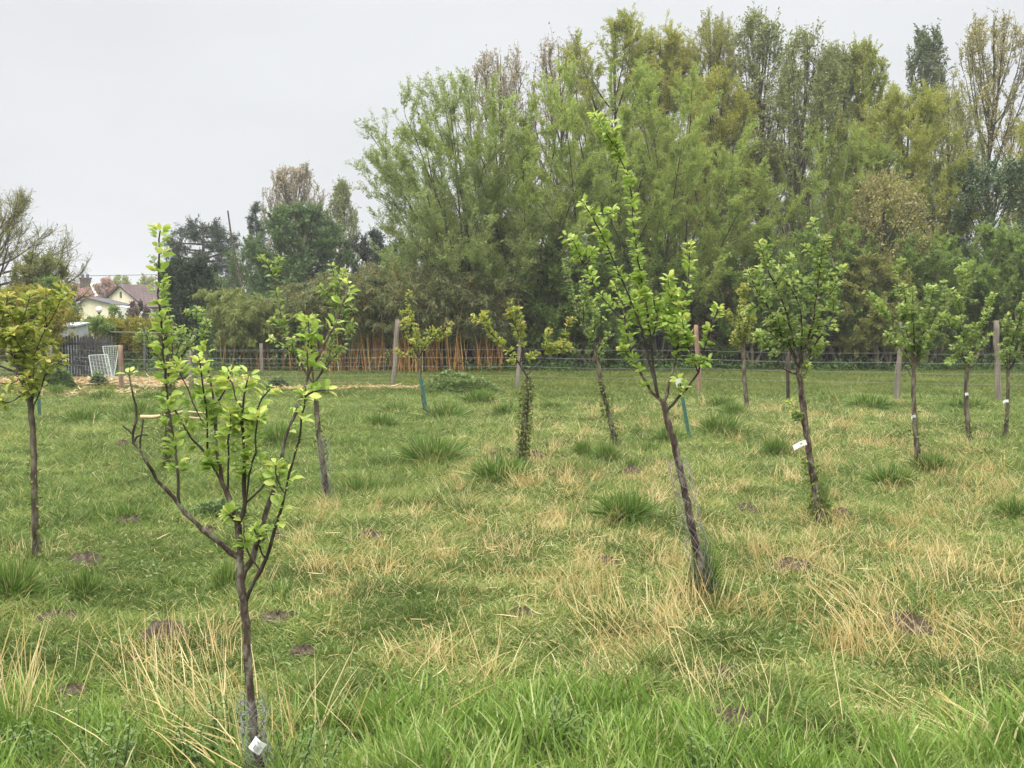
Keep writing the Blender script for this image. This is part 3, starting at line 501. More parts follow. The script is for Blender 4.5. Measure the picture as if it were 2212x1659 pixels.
def houses():
    a = radians(55); ex = np.array([cos(a), sin(a), 0]); wv = np.array([sin(a), -cos(a), 0]); up = np.array([0, 0, 1.])
    ap = P(261, 614, 80); R = ap + wv * 2.75; R[2] = 2.35; Lf = ap - wv * 2.75; Lf[2] = 2.35; g = lambda p: np.array([p[0], p[1], 0.])
    t = thing('cream_house', 'cream rendered house with a brown tiled roof and plain gable beside the dark yews', 'house', g(ap))
    prism('wall', [g(Lf), g(R), R - up * .1, ap - up * .12, Lf - up * .1], ex * 9, M['wall'], t, g(ap))
    o = -ex * .25
    roof('roof', [R + wv * .3 - up * .16 + o, R + wv * .3 - up * .16 + ex * 9.3, ap + ex * 9.3, ap + o], M['browntile'], t, g(ap))
    roof('roof', [Lf - wv * .3 - up * .16 + o, Lf - wv * .3 - up * .16 + ex * 9.3, ap + ex * 9.3, ap + o], M['browntile'], t, g(ap))
    mb = MB(); c = ap - up * .95 - ex * .03; box(mb, c, .16, .06, .42, a - pi / 2); mb.build('gable_vent', M['slate'], t, g(ap), flat=True)
    # low lean-to in front
    p = [P(174, 653, 74), P(187, 642, 74), P(243, 656, 74)]; b = P(231, 640, 79) - p[1]; b[2] = 0
    t = thing('lean_to', 'low cream outbuilding with a shallow dark grey roof in front of the cream house', 'outbuilding', g(p[1]))
    prism('wall', [g(p[0]), g(p[2]), p[2] - up * .06, p[1] - up * .08, p[0] - up * .06], b, M['wall'], t, g(p[1]))
    e = nrm(p[2] - p[1]) * .25; fw = np.array([0, -.2, 0])
    roof('roof', [p[2] + e + fw, p[2] + e + b, p[1] + b, p[1] + fw], M['slate'], t, g(p[1]), .1)
    e = nrm(p[0] - p[1]) * .2; roof('roof', [p[0] + e + fw, p[0] + e + b, p[1] + b, p[1] + fw], M['slate'], t, g(p[1]), .1)
    q0, q1 = P(246, 660, 72.5), P(306, 667, 74.5)
    t = thing('porch', 'small white annexe with a lean roof right of the low cream outbuilding', 'outbuilding', g(q0))
    prism('wall', [g(q0), g(q1), q1, q0], np.array([0, 2.0, 0]), M['white'], t, g(q0))
    # red roofed house behind
    A, B, C, D = P(158, 650, 98), P(208, 642, 98), P(193, 612, 102), P(150, 612, 102)
    t = thing('red_roof_house', 'house with a weathered red tiled roof and brick chimney behind the outbuilding', 'house', g(A))
    A = A - (B - A) * .5; D = D - (C - D) * .5; roof('roof', [A, B, C, D], M['redtile'], t, g(P(158, 650, 98)))
    prism('wall', [g(A) + [0, .3, 0], g(B) + [0, .3, 0], B + [0, .3, -.25], A + [0, .3, -.25]], np.array([0, 6, 0]), M['wall'], t, g(P(158, 650, 98)))
    mb = MB(); tubes(mb, np.stack([B + [.1, -.1, .05], C + [.1, 0, .08]]), .11, 4); mb.build('verge', M['white'], t, g(P(158, 650, 98)), flat=True)
    c = P(185, 622, 101.5); mb = MB(); box(mb, c, .85, .85, .80, .2); box(mb, c + [0, 0, .803], 1.0, 1.0, .13, .2); ch = mb.build('chimney', M['barkred'], t, g(P(158, 650, 98)), flat=True)
    for dx in (-.25, .2): mb = MB(); tubes(mb, np.stack([c + [dx, 0, .9], c + [dx, 0, 1.25]]), .13, 8, cap=True); mb.build('chimney_pot', M['slate'], ch, g(P(158, 650, 98)))
    A, B, C, D = P(209, 645, 103), P(236, 645, 103), P(226, 616, 106), P(196, 614, 106)
    t = thing('slate_roof_house', 'dark slate roof between the red roof and the pink blossom', 'house', g(A)); b0 = g(A)
    roof('roof', [A, B, C, D], M['slate'], t, b0); prism('wall', [g(A) + [0, .3, 0], g(B) + [0, .3, 0], B + [0, .3, -.25], A + [0, .3, -.25]], np.array([0, 5, 0]), M['wall'], t, b0)
houses()
def garden():
    c = P(158, 700, 31.5); b = np.array([c[0], c[1], 0]); t = thing('shed', 'pale grey garden shed behind the dark paling fence at left', 'shed', b)
    mb = MB(); box(mb, b, .50, .9, c[2] - .05); mb.build('wall', M['shed'], t, b, flat=True)
    roof('roof', [[b[0] - .3, b[1] - .5, c[2] - .03], [b[0] + .3, b[1] - .5, c[2] - .03], [b[0] + .3, b[1] + .5, c[2] + .05], [b[0] - .3, b[1] + .5, c[2] + .05]], M['shed'], t, b, .04)
    b = np.array([P(165, 0, 29.4)[0], 29.4, 0]); t = thing('paling_fence', 'dark picket fence with narrow gaps below the grey shed', 'fence', b)
    mb = MB()
    for k, x in enumerate(np.arange(-1.0, .75, .075)): box(mb, b + [x, 0, 0], .045, .02, 1.05 + .03 * (k % 3), v=.5)
    mb.build('pickets', M['paling'], t, b, flat=True); mb = MB()
    for z in (.3, .85): box(mb, b + [-.13, .025, z], 1.8, .025, .07)
    mb.build('rail', M['paling'], t, b, flat=True)
    # globe lamp
    c = P(214, 669, 36); b = np.array([c[0], c[1], 0]); t = thing('globe_lamp', 'unlit white globe lamp on a thin pole against the cream wall', 'lamp', b)
    mb = MB(); th = np.linspace(0, pi, 11); zz = np.stack([0 * th + c[0], 0 * th + c[1], c[2] - .105 * np.cos(th)], -1); tubes(mb, zz, .105 * np.sin(th) + .001, 16); mb.build('globe', M['white'], t, b)
    mb = MB(); tubes(mb, np.array([b, [c[0], c[1], c[2] - .13]]), .018, 8); tubes(mb, np.array([[c[0], c[1], c[2] - .14], [c[0], c[1], c[2] - .095]]), [[.03, .05]], 10); mb.build('pole', M['paling'], t, b)
    mb = MB(); x = np.linspace(-60, -14, 30); y = 62.0; z = P(150, 596, 62)[2] + .012 * (x + 24) + .0006 * (x + 25) ** 2; tubes(mb, np.stack([x, 0 * x + y, z], -1), .014, 5)
    tag(mb.build('overhead_cable', M['tarp']), 'thin overhead cable crossing the sky above the roofs', 'cable')
    mb = MB(); p0, p1 = P(238, 717, 31.8), P(358, 718, 31.8); tubes(mb, np.linspace(p0, p1, 8), .006, 5); tag(mb.build('washing_line', M['cage']), 'pale horizontal line strung in front of the golden hedge', 'line')
    b = G(312, 802); c = P(313, 708, b[1]); mb = MB(); tubes(mb, np.array([b - [0, 0, .1], c]), .045, 8, cap=True); tag(mb.build('metal_post', M['stake'] if 0 else M['paling'], None, b), 'slim dark blue grey metal post in front of the golden hedge', 'post')
    mb = MB(); q = [P(x, y, 45) for x, y in ((492, 455), (499, 505), (509, 560), (520, 608), (531, 690), (540, 740))]; q.append(np.array([q[-1][0] + .1, 45, 0])); tubes(mb, np.array(q), [np.linspace(.03, .08, 7)], 7)
    tag(mb.build('dead_trunk', M['barkgrey'], None, q[-1]), 'bare branchless trunk leaning left of the spruce against the sky', 'dead tree')
    # wire panels
    for lab, pts in (('pale wire hurdle leaning upright, the nearer of the two by the straw', ((201, 821), (243, 817), (232, 765), (192, 767))), ('pale wire hurdle tilted behind the nearer one, left of the wooden post', ((236, 822), (246, 818), (257, 750), (222, 751)))):
        d0 = 27.4 if 'nearer' in lab[:50] and 'upright' in lab else 27.9
        c = [P(*pts[0], d0), P(*pts[1], d0 + .1), P(*pts[2], d0 + .45), P(*pts[3], d0 + .35)]; z0 = min(p[2] for p in c); c = [p - [0, 0, z0 - .03] for p in c]; b = np.array([*c[0][:2], 0.])
        t = thing('mesh_hurdle', lab, 'hurdle', b, 'pale wire hurdles by the straw')
        mb = MB(); tubes(mb, np.stack([np.array([c[i], c[(i + 1) % 4]]) for i in range(4)]), .014, 6); mb.build('frame', M['cage'], t, b)
        L = []; k = 17
        for i in range(1, k): f = i / k; L.append(np.stack([c[0] * (1 - f) + c[3] * f, c[1] * (1 - f) + c[2] * f]))
        for i in range(1, 6): f = i / 6; L.append(np.stack([c[0] * (1 - f) + c[1] * f, c[3] * (1 - f) + c[2] * f]))
        mb = MB(); tubes(mb, np.stack(L), .0048, 5); mb.build('grid', M['cage'], t, b)
garden()
# ------------------------------------------------------------------ wire fence
def fence():
    posts = [(-330, 828, -330, 735, 'post'), (-60, 830, -58, 738, 'post'), (108, 831, 108, 748, 'post'), (263, 837, 260, 746, 'postred'), (413, 839, 411, 760, 'post'), (848, 838, 858, 690, 'post'), (1115, 841, 1129, 692, 'post'), (1513, 852, 1503, 702, 'postred'), (1936, 863, 1947, 696, 'post'), (2158, 867, 2152, 692, 'post'), (2560, 875, 2566, 700, 'post')]
    b0 = G(1115, 841); t = thing('wire_fence', 'wire fence on weathered leaning wooden posts across the field', 'fence', b0)
    bs, tp = [], []
    for x, y, x2, y2, m in posts:
        b = G(x, y); tt = P(x2, y2, b[1]); bs.append(b); tp.append(tt)
        k = 10; f = np.linspace(0, 1, k)[:, None]; pt = (b - [0, 0, .2]) * (1 - f) + tt * f + rng.normal(0, .006, (k, 3)); r = .055 * (.92 + .12 * rng.random(k)); r[-1] *= .82
        mb = MB(); tubes(mb, pt, r, 8, cap=True); mb.build('post', M[m], t, b0)
    bs, tp = np.array(bs), np.array(tp)
    def wire(h, r, lo=0, hi=None, sag=.02):
        q = []; hi = hi or len(bs) - 1
        hh = [h / (tp[i][2] - bs[i][2]) for i in range(len(bs))]; a = [bs[i] * (1 - hh[i]) + tp[i] * hh[i] - np.array([0, .075, 0]) for i in range(len(bs))]
        for i in range(lo, hi):
            s = np.linspace(0, 1, 9)[:, None]; seg = a[i] * (1 - s) + a[i + 1] * s; seg[:, 2] -= (4 * s * (1 - s))[:, 0] * sag * U(.3, 1.6); q.append(seg[:-1] if i < hi - 1 else seg)
        mb = MB(); tubes(mb, np.concatenate(q), r, 4); mb.build('wire', M['wire'], t, b0)
    for h, r in ((.70, .006), (.50, .005), (.30, .004)): wire(h, r * .55)
    for h in (.14, .22, .40, .60, .86): wire(h, .0017, 0, 5)
    wire(.88, .0024, 4, 10)
    mb = MB(); L = []
    for i in range(0, 5):
        for s in np.arange(0, 1, .15 / np.linalg.norm(bs[i + 1] - bs[i])): c = bs[i] * (1 - s) + bs[i + 1] * s - [0, .075, 0]; L.append(np.array([c + [0, 0, .1], c + [0, 0, .86]]))
    tubes(mb, np.array(L), .0014, 3); mb.build('netting', M['wire'], t, b0)
    for lab, x, y, x2, y2, r in (('thin distant wooden post among the bamboo canes left of the leaning post', 566, 806, 564, 742, .05), ('thin dark stake behind the leafy fruit tree at the field edge', 1703, 862, 1701, 770, .035)):
        b = G(x, y); mb = MB(); tubes(mb, np.linspace(b - [0, 0, .1], P(x2, y2, b[1]), 6), r, 7, cap=True); tag(mb.build('post', M['post'] if 'wooden' in lab else M['barkdark'], None, b), lab, 'post')
fence()
# green metal stakes (angle profile)
for lab, x, y, x2, y2 in (('green metal stake leaning left in the middle of the meadow', 924, 905, 909, 815), ('green metal stake behind the tall plum tree trunk, half hidden by its branch', 1489, 942, 1474, 858), ('green metal stake behind the young tree at the left frame edge', 86, 897, 84, 828)):
    b = G(x, y); tp = P(x2, y2, b[1]); ax = tp - b; mb = MB()
    for d, o in ((np.array([.045, .01, 0]), 0), (np.array([.008, .045, 0]), .002)):
        V = []
        for z in (b - ax * .12, tp):
            V += [z + [o, 0, 0], z + d + [o, 0, 0], z + d + [o - .006 * (d[1] > .02), .006 * (d[0] > .02), 0], z + [o - .006 * (d[1] > .02), .006 * (d[0] > .02), 0]]
        mb.add(np.array(V) - [.022, .02, 0], [[0, 1, 5, 4], [1, 2, 6, 5], [2, 3, 7, 6], [3, 0, 4, 7], [4, 5, 6, 7]])
    tag(mb.build('metal_stake', M['stake'], None, b, flat=True), lab, 'stake', 'green metal stakes in the meadow')
# ------------------------------------------------------------------ orchard trees drawn branch by branch
def cat_rom(p, n):
    p = np.asarray(p, float); q = np.concatenate([2 * p[:1] - p[1:2], p, 2 * p[-1:] - p[-2:-1]]); L = np.concatenate([[0], np.cumsum(np.linalg.norm(np.diff(p, axis=0), axis=1))])
    s = np.linspace(0, L[-1], n); i = np.clip(np.searchsorted(L, s, 'right') - 1, 0, len(p) - 2); t = ((s - L[i]) / np.maximum(L[i + 1] - L[i], 1e-9))[:, None]
    a, b, c, d = q[i], q[i + 1], q[i + 2], q[i + 3]
    return .5 * (2 * b + (c - a) * t + (2 * a - 5 * b + 4 * c - d) * t * t + (3 * b - 3 * c + d - a) * t ** 3)
def orchard(label, base, conv, trunk, brs, r0=.022, mat='leaf', bark='barkred', twig='barkdark', lsize=(.042, .075), name='plum_tree', ivy=None, tw=0., dens=1., depth=.45, vb=0., rmin=.002, ripe=0.):
    b = G(*base); d0 = b[1]; pxm = d0 / FPX
    done = []; wood = MB(); twm = MB(); lf = MB(); LP, LD, LN, LL, LV = [], [], [], [], []
    def leaves_at(p, tg, k, tipv, size):
        k = int(k)
        if k < 1: return
        a = U(0, 2 * pi, k); ref = np.array([0, 0, 1.]) if abs(tg[2]) < .8 else np.array([1., 0, 0]); u = nrm(np.cross(tg, ref)); w = np.cross(tg, u)
        rd = np.cos(a)[:, None] * u + np.sin(a)[:, None] * w; dr = nrm(rd * U(.6, 1.1, k)[:, None] + tg * U(.1, .8, k)[:, None] + [0, 0, .12])
        LP.append(p + dr * .012); LD.append(dr); LN.append(nrm(np.array([0, 0, 1.]) + rng.normal(0, .45, (k, 3)) - dr * dr[:, 2:] * .5)); LL.append(U(*lsize, k) * size); LV.append(np.clip(U(.1, .75, k) + tipv + vb, 0, 1))
    def leafy(q, t0, t1, perm):
        L = np.linalg.norm(np.diff(q, axis=0), axis=1).sum(); n = max(0, int(L * (t1 - t0) * perm * dens)); tgs = nrm(np.gradient(q, axis=0))
        for t in np.sort(U(t0, t1, n)):
            f = t * (len(q) - 1); i = min(int(f), len(q) - 2); p = q[i] * (1 - f + i) + q[i + 1] * (f - i); leaves_at(p, tgs[i], rng.integers(1, 5), .25 * max(0, t - .7) / .3, 1)
        return tgs
    TWL, TWR = [], []
    for bi, br in enumerate([(trunk,)] + list(brs)):
        pts = np.array([conv(*p) for p in br[0]], float); opt = br[1] if len(br) > 1 else {}
        lenm = np.linalg.norm(np.diff(pts, axis=0), axis=1).sum() * pxm; n = max(5, int(lenm / .035)); px = cat_rom(pts, n); f = np.linspace(0, 1, n)
        if bi == 0: px[0] = base; dd = np.full(n, d0); rs = r0; r1 = r0 * .72; f0 = 0
        else:
            best = min(((np.hypot(*(q[1] - px[0]).T).min(), k) for k, q in enumerate(done))); q = done[best[1]]; i = int(np.hypot(*(q[1] - px[0]).T).argmin())
            if best[0] < 40: px = px + (q[1][i] - px[0]) * np.clip(1 - f * 4, 0, 1)[:, None]; ds = q[2][i]; rp = q[3][i]
            else: ds = d0 + U(-.15, .15); rp = .008
            dd = ds + (opt.get('dz', U(-depth, depth))) * lenm * f ** 1.1; rs = .8 * min(rp, opt.get('r', max(.004, .012 * (lenm / .9) ** .7) * r0 / .022)); r1 = rmin
        q3 = np.array([P(x, y, d) for (x, y), d in zip(px, dd)]); q3[1:] += rng.normal(0, .0022, (n - 1, 3))
        if bi == 0: q3[0, 2] = b[2] - .06
        R = rs + (r1 - rs) * f ** .8; R = R * (1 + .12 * rng.normal(size=n) * (rs < .012) + .07 * rng.normal(size=n))
        if bi == 0: R[:3] *= [1.2, 1.1, 1.03]
        done.append((q3, px, dd, R)); tubes(wood if R[0] > .009 else twm, q3, np.abs(R) + .0008, 8 if R[0] > .009 else 6)
        if bi == 0: tr3 = q3; continue
        t0, t1, perm = opt.get('lf', (.15, 1, 26)); tgs = leafy(q3, t0, t1, perm)
        if opt.get('tip', 1): leaves_at(q3[-1], tgs[-1], rng.integers(4, 8), .3, .85)
        k = int(opt.get('tw', tw) * lenm)
        for _ in range(k):
            j = rng.integers(max(1, int(n * max(t0, .1))), n); dv = nrm(tgs[j] * .8 + rng.normal(0, .6, 3) + [0, 0, .25]); l = U(.06, .22); c = q3[j] + np.outer(np.linspace(0, l, 5), dv) + np.outer(np.linspace(0, 1, 5) ** 2, [0, 0, .04])
            TWL.append(c); leafy(c, .1, 1, 45); leaves_at(c[-1], dv, 4, .25, .85)
    if TWL: tubes(twm, np.array(TWL), np.linspace(.003, .0018, 5)[None], 4)
    t = thing(name, label, 'tree', b, 'young fruit trees in the meadow')
    wood.build('trunk', M[bark], t, b)
    if twm.n: twm.build('branches', M[twig], t, b)
    LP, LD, LN, LL, LV = map(np.concatenate, (LP, LD, LN, LL, LV)); place(lf, LEAF, LP, LD, LN, LL, LL * U(.5, .68, len(LL)), LV); lf.build('leaves', M[mat], t, b)
    if ivy:
        f0, f1, dn, rr = ivy; mb = MB(); L = np.linalg.norm(np.diff(tr3, axis=0), axis=1).sum(); n = int(dn * L * (f1 - f0)); s = U(f0, f1, n) * (len(tr3) - 1); i = np.minimum(s.astype(int), len(tr3) - 2); p = tr3[i] + (tr3[i + 1] - tr3[i]) * (s - i)[:, None]
        a = U(0, 2 * pi, n); o = np.stack([np.cos(a), np.sin(a), 0 * a], -1) * (r0 * .9 + U(0, rr, n) ** 1)[:, None]
        place(mb, DIAM, p + o, o * 20 + rng.normal(0, .6, (n, 3)) + [0, 0, -.4], o * 30 + rng.normal(0, .5, (n, 3)), U(.018, .042, n), U(.012, .026, n), U(0, 1, n)); mb.build('ivy', M['moss'], t, b)
    return t, tr3
c3 = lambda x, y: (219.4 + x * .3307, 713.2 + y * .3307)
c1 = lambda x, y: (x * .3307, 384 + y * .3307)
c2 = lambda x, y: (438.9 + x * .3307, 329 + y * .3307)
c5 = lambda x, y: (1152 + x * .43, 219.4 + y * .43)
c6 = lambda x, y: (1481.2 + x * .3307, 493.7 + y * .3307)
c4 = lambda x, y: (932.6 + x * .2977, 603.5 + y * .2977)
idn = lambda x, y: (x, y)
B = dict
t1, tr1 = orchard('nearest young plum tree with a bare left limb and large bright leaves', (572, 1712), c3,
  [(1066, 3020), (1010, 2700), (975, 2400), (955, 2150), (950, 1950), (940, 1780), (915, 1659), (905, 1500), (900, 1400), (890, 1270)],
  [([(885, 1510), (780, 1430), (660, 1310), (530, 1175), (490, 1115), (400, 1020), (310, 900), (250, 790), (212, 740), (215, 650), (228, 550), (205, 400), (182, 290)], B(r=.013, lf=(.99, 1, 0), dz=-.2)),
   ([(206, 690), (180, 655), (145, 625)], B(lf=(0, 1, 0), tip=0)), ([(213, 712), (260, 690), (302, 682)], B(lf=(0, 1, 0), tip=0)), ([(245, 765), (262, 680), (277, 580)], B(lf=(0, 1, 0), tip=0)),
   ([(530, 1165), (515, 1000), (495, 850), (470, 680), (445, 560), (430, 440), (418, 330), (412, 200), (400, 80), (382, -120), (368, -300), (372, -420), (378, -560), (384, -660)], B(r=.010, lf=(.12, 1, 34), dz=.12)),
   ([(880, 1275), (845, 1150), (800, 1000), (760, 830), (745, 650), (735, 480), (715, 340), (690, 220), (670, 120)], B(r=.012, lf=(.3, 1, 26), dz=.1)),
   ([(830, 1190), (770, 970), (720, 870), (650, 775), (585, 690), (520, 600), (480, 510)], B(r=.007, lf=(.3, 1, 32))),
   ([(700, 810), (690, 650), (680, 500), (662, 400), (650, 290), (640, 200)], B(lf=(.2, 1, 36))),
   ([(660, 650), (610, 500), (570, 420), (530, 300), (500, 230)], B(lf=(.3, 1, 36))),
   ([(890, 1270), (940, 1150), (930, 1000), (930, 800), (920, 600), (930, 450), (955, 290)], B(r=.011, lf=(.25, 1, 34), dz=-.25)),
   ([(945, 1100), (970, 950), (1000, 800), (1008, 680), (1020, 560)], B(lf=(.2, 1, 38))),
   ([(935, 790), (970, 650), (1000, 540), (1050, 440), (1088, 385)], B(lf=(.3, 1, 36))),
   ([(838, 1080), (830, 900), (832, 700), (842, 540)], B(lf=(.2, 1, 40))),
   ([(737, 480), (790, 420), (835, 280)], B(lf=(.2, 1, 36))),
   ([(892, 480), (860, 370), (840, 320)], B(lf=(.2, 1, 30))),
   ([(928, 1600), (1000, 1440), (1060, 1250), (1110, 1080), (1160, 920), (1200, 730), (1235, 620), (1290, 480), (1340, 330), (1400, 200), (1480, 50), (1535, -60), (1578, -180), (1610, -290)], B(r=.013, lf=(.45, 1, 9), dz=.15)),
   ([(1342, 300), (1350, 150), (1352, 20), (1358, -60)], B(lf=(.1, 1, 44), r=.005)),
   ([(1300, 450), (1360, 420), (1420, 395), (1470, 385)], B(lf=(.3, 1, 36), r=.004)),
   ([(970, 1760), (1010, 1640), (1080, 1480), (1130, 1310), (1190, 1080), (1240, 900), (1285, 720), (1310, 600), (1320, 500), (1338, 430)], B(r=.009, lf=(.35, 1, 14), dz=-.3)),
   ([(965, 1115), (1040, 1040), (1110, 945)], B(lf=(.3, 1, 40), r=.004)),
   ([(1190, 1080), (1150, 980), (1130, 880)], B(lf=(.2, 1, 40), r=.004)),
   ([(1040, 1550), (975, 1480), (940, 1380), (925, 1240)], B(lf=(.1, .7, 16), r=.004)),
   ([(1055, 1510), (1030, 1400), (1005, 1300)], B(lf=(.4, 1, 40), r=.004)),
   ([(880, 1260), (860, 1240), (830, 1200)], B(lf=(.0, 1, 40), r=.004)),
   ([(1060, 1260), (1080, 1330), (1060, 1380)], B(lf=(.0, 1, 30), r=.003))], r0=.0155, lsize=(.020, .045), dens=3.2, vb=.22)
t2, tr2 = orchard('tall plum tree right of centre with the highest pointed leafy shoot', (1530, 1305), c5,
  [(879, 2528), (860, 2400), (832, 2280), (800, 2150), (770, 2000), (735, 1830), (700, 1690), (670, 1590), (655, 1510)],
  [([(645, 1505), (590, 1450), (545, 1370), (510, 1310), (480, 1210), (460, 1100), (440, 1000), (408, 915)], B(r=.014)),
   ([(430, 1130), (345, 990), (290, 890), (240, 790), (165, 685), (80, 570), (45, 510)], B(r=.006, lf=(.1, .72, 26), tip=0)),
   ([(250, 810), (230, 760), (195, 695)], B(lf=(.2, 1, 36))), ([(255, 800), (290, 770), (300, 750)], B(lf=(.2, 1, 60))),
   ([(640, 1480), (600, 1350), (570, 1250), (545, 1150), (490, 1000), (435, 880), (390, 770), (340, 660), (290, 570), (255, 510)], B(r=.013, lf=(.3, 1, 30), tw=2)),
   ([(645, 1490), (615, 1350), (590, 1200), (570, 1050), (545, 900), (520, 750), (500, 600), (490, 450), (460, 340), (430, 260), (405, 180), (397, 110)], B(r=.016, lf=(.22, 1, 38), tw=2.5, dz=.05)),
   ([(655, 1500), (690, 1400), (715, 1290), (730, 1180), (750, 1080), (765, 960), (782, 850), (785, 720)], B(r=.011, lf=(.25, 1, 24), tw=3)),
   ([(678, 1580), (720, 1500), (780, 1430), (830, 1350), (850, 1270), (880, 1170), (910, 1090), (930, 1040)], B(r=.010, lf=(.45, 1, 26), tw=1)),
   ([(715, 1290), (690, 1150), (680, 1050), (705, 950)], B(lf=(.2, 1, 44), tw=5)), ([(825, 1350), (790, 1250), (765, 1170)], B(lf=(.1, 1, 44), tw=5)), ([(590, 1200), (620, 1080), (610, 1000)], B(lf=(.1, 1, 40), tw=5)),
   ([(510, 1310), (470, 1270), (450, 1240)], B(lf=(.1, 1, 50), tw=3)), ([(545, 1150), (520, 1010), (560, 960)], B(lf=(.1, 1, 44), tw=5)), ([(750, 1080), (700, 1000), (690, 950)], B(lf=(.1, 1, 50), tw=5)),
   ([(720, 1500), (745, 1450), (730, 1400)], B(lf=(.3, 1, 40))), ([(830, 1340), (855, 1310), (880, 1300)], B(lf=(.0, 1, 50)))], r0=.025, lsize=(.024, .049), dens=3.2, vb=.22)
t3, tr3 = orchard('leafy fruit tree with the wide white tag, right of the tall plum tree', (1773, 1128), c6,
  [(882, 1918), (860, 1780), (835, 1640), (805, 1450), (780, 1280), (760, 1100), (745, 980), (740, 900)],
  [([(735, 930), (700, 720), (660, 560), (600, 400), (550, 300), (510, 190), (480, 105)], B(r=.016, lf=(.2, 1, 24), tw=4)),
   ([(745, 900), (790, 760), (830, 600), (860, 400), (880, 250), (900, 110), (915, 65)], B(r=.015, lf=(.15, 1, 34), tw=6)),
   ([(740, 890), (690, 800), (600, 650), (530, 500), (450, 380), (410, 280)], B(r=.013, lf=(.2, 1, 30), tw=6)),
   ([(735, 960), (650, 920), (590, 840), (540, 770), (480, 690)], B(lf=(.5, 1, 28))), ([(770, 900), (850, 750), (920, 650), (965, 540), (940, 400)], B(r=.012, lf=(.2, 1, 34), tw=7)),
   ([(745, 890), (760, 700), (740, 500), (655, 345)], B(r=.012, lf=(.15, 1, 34), tw=7)), ([(790, 760), (880, 640), (980, 650)], B(lf=(.2, 1, 40), tw=6)), ([(690, 800), (620, 700), (540, 600)], B(lf=(.1, 1, 40), tw=7)),
   ([(750, 900), (820, 830), (870, 780)], B(lf=(.1, 1, 44), tw=7)), ([(755, 980), (790, 940), (800, 900)], B(lf=(.1, 1, 50), tw=5)), ([(725, 850), (680, 760), (640, 700)], B(lf=(.1, 1, 40), tw=7)),
   ([(785, 1330), (730, 1220), (690, 1140)], B(lf=(.3, 1, 30), r=.005))], r0=.032, mat='leaf2', name='fruit_tree', bark='barkred', lsize=(.03, .056), dens=2.2, tw=5, vb=.2, ivy=(.05, .42, 420, .035))
t4, tr4 = orchard('left tree of the paired young trees, behind the leaning post, with a white loop tag', (1984, 1012), c6,
  [(1523, 1568), (1505, 1350), (1490, 1150), (1490, 950), (1500, 890)],
  [([(1495, 900), (1430, 600), (1390, 420), (1375, 260)], B(tw=7)), ([(1497, 890), (1490, 650), (1480, 390)], B(tw=7)), ([(1500, 890), (1560, 650), (1600, 500), (1620, 380)], B(tw=7)), ([(1495, 920), (1400, 720), (1330, 600), (1268, 505)], B(tw=6)),
   ([(1502, 890), (1580, 760), (1650, 620)], B(tw=6)), ([(1430, 620), (1440, 500), (1430, 430)], B(tw=7)), ([(1500, 930), (1440, 850), (1380, 730)], B(tw=5)), ([(1502, 900), (1540, 800), (1580, 720)], B(tw=7)), ([(1490, 1000), (1450, 920), (1425, 830)], B(lf=(.3, 1, 10), r=.004, tw=1))],
  r0=.032, mat='leaf2', name='fruit_tree', bark='barkgrey', lsize=(.032, .06), dens=2.4, vb=.18, ivy=(.05, .7, 120, .03), tw=6)
t5, tr5 = orchard('right tree of the paired young trees, spire shaped with a white tag at mid trunk', (2101, 970), c6,
  [(1874, 1440), (1850, 1330), (1835, 1200), (1830, 1040), (1835, 950), (1840, 900)],
  [([(1838, 920), (1815, 700), (1800, 550), (1805, 400), (1810, 280)], B(tw=8, r=.014)), ([(1838, 900), (1760, 700), (1700, 560), (1690, 450)], B(tw=6)), ([(1840, 900), (1900, 720), (1940, 600), (1972, 505)], B(tw=6)), ([(1800, 560), (1770, 470), (1745, 400)], B(tw=5)), ([(1840, 890), (1910, 790), (1995, 690)], B(tw=4)), ([(1838, 900), (1780, 820), (1740, 860)], B(tw=5)), ([(1838, 900), (1860, 780), (1870, 700)], B(tw=7))],
  r0=.034, mat='leaf2', name='fruit_tree', bark='barkgrey', lsize=(.032, .06), dens=2.4, vb=.18, ivy=(.02, .35, 300, .04), tw=6)
t6, tr6 = orchard('young tree at the right frame edge behind the last wooden post', (2170, 945), c6,
  [(2083, 1365), (2100, 1200), (2105, 1060), (2105, 920)],
  [([(2105, 930), (2130, 760), (2180, 600), (2230, 430)], B(tw=8)), ([(2106, 920), (2095, 780), (2110, 640)], B(tw=7)), ([(2106, 930), (2200, 780), (2290, 600)], B(tw=8)), ([(2130, 770), (2220, 720), (2300, 700)], B(tw=8)), ([(2106, 950), (2090, 870), (2060, 760)], B(tw=6)), ([(2180, 600), (2240, 560), (2300, 480)], B(tw=8))],
  r0=.03, mat='leaf2', name='fruit_tree', bark='barkgrey', lsize=(.032, .06), dens=2.4, vb=.18, ivy=(.05, .4, 150, .03), tw=6)
orchard('small yellowish conical young tree far behind the leafy fruit tree', (1614, 885), c6, [(402, 1184), (390, 1050), (380, 930), (376, 770)],
  [([(376, 800), (385, 650), (380, 520), (382, 425)], B(tw=9)), ([(376, 790), (340, 680), (310, 600), (290, 560)], B(tw=8)), ([(377, 790), (420, 680), (450, 590)], B(tw=8)), ([(376, 780), (350, 640), (350, 540)], B(tw=9)), ([(377, 780), (410, 620), (410, 520)], B(tw=9)), ([(376, 820), (330, 760), (310, 690)], B(tw=6)), ([(378, 860), (430, 780), (440, 720)], B(lf=(.6, 1, 10), tw=0))],
  r0=.045, mat='leaf3', name='apple_tree', bark='barkgrey', lsize=(.034, .062), dens=2.3, vb=.15, tw=7, rmin=.004)
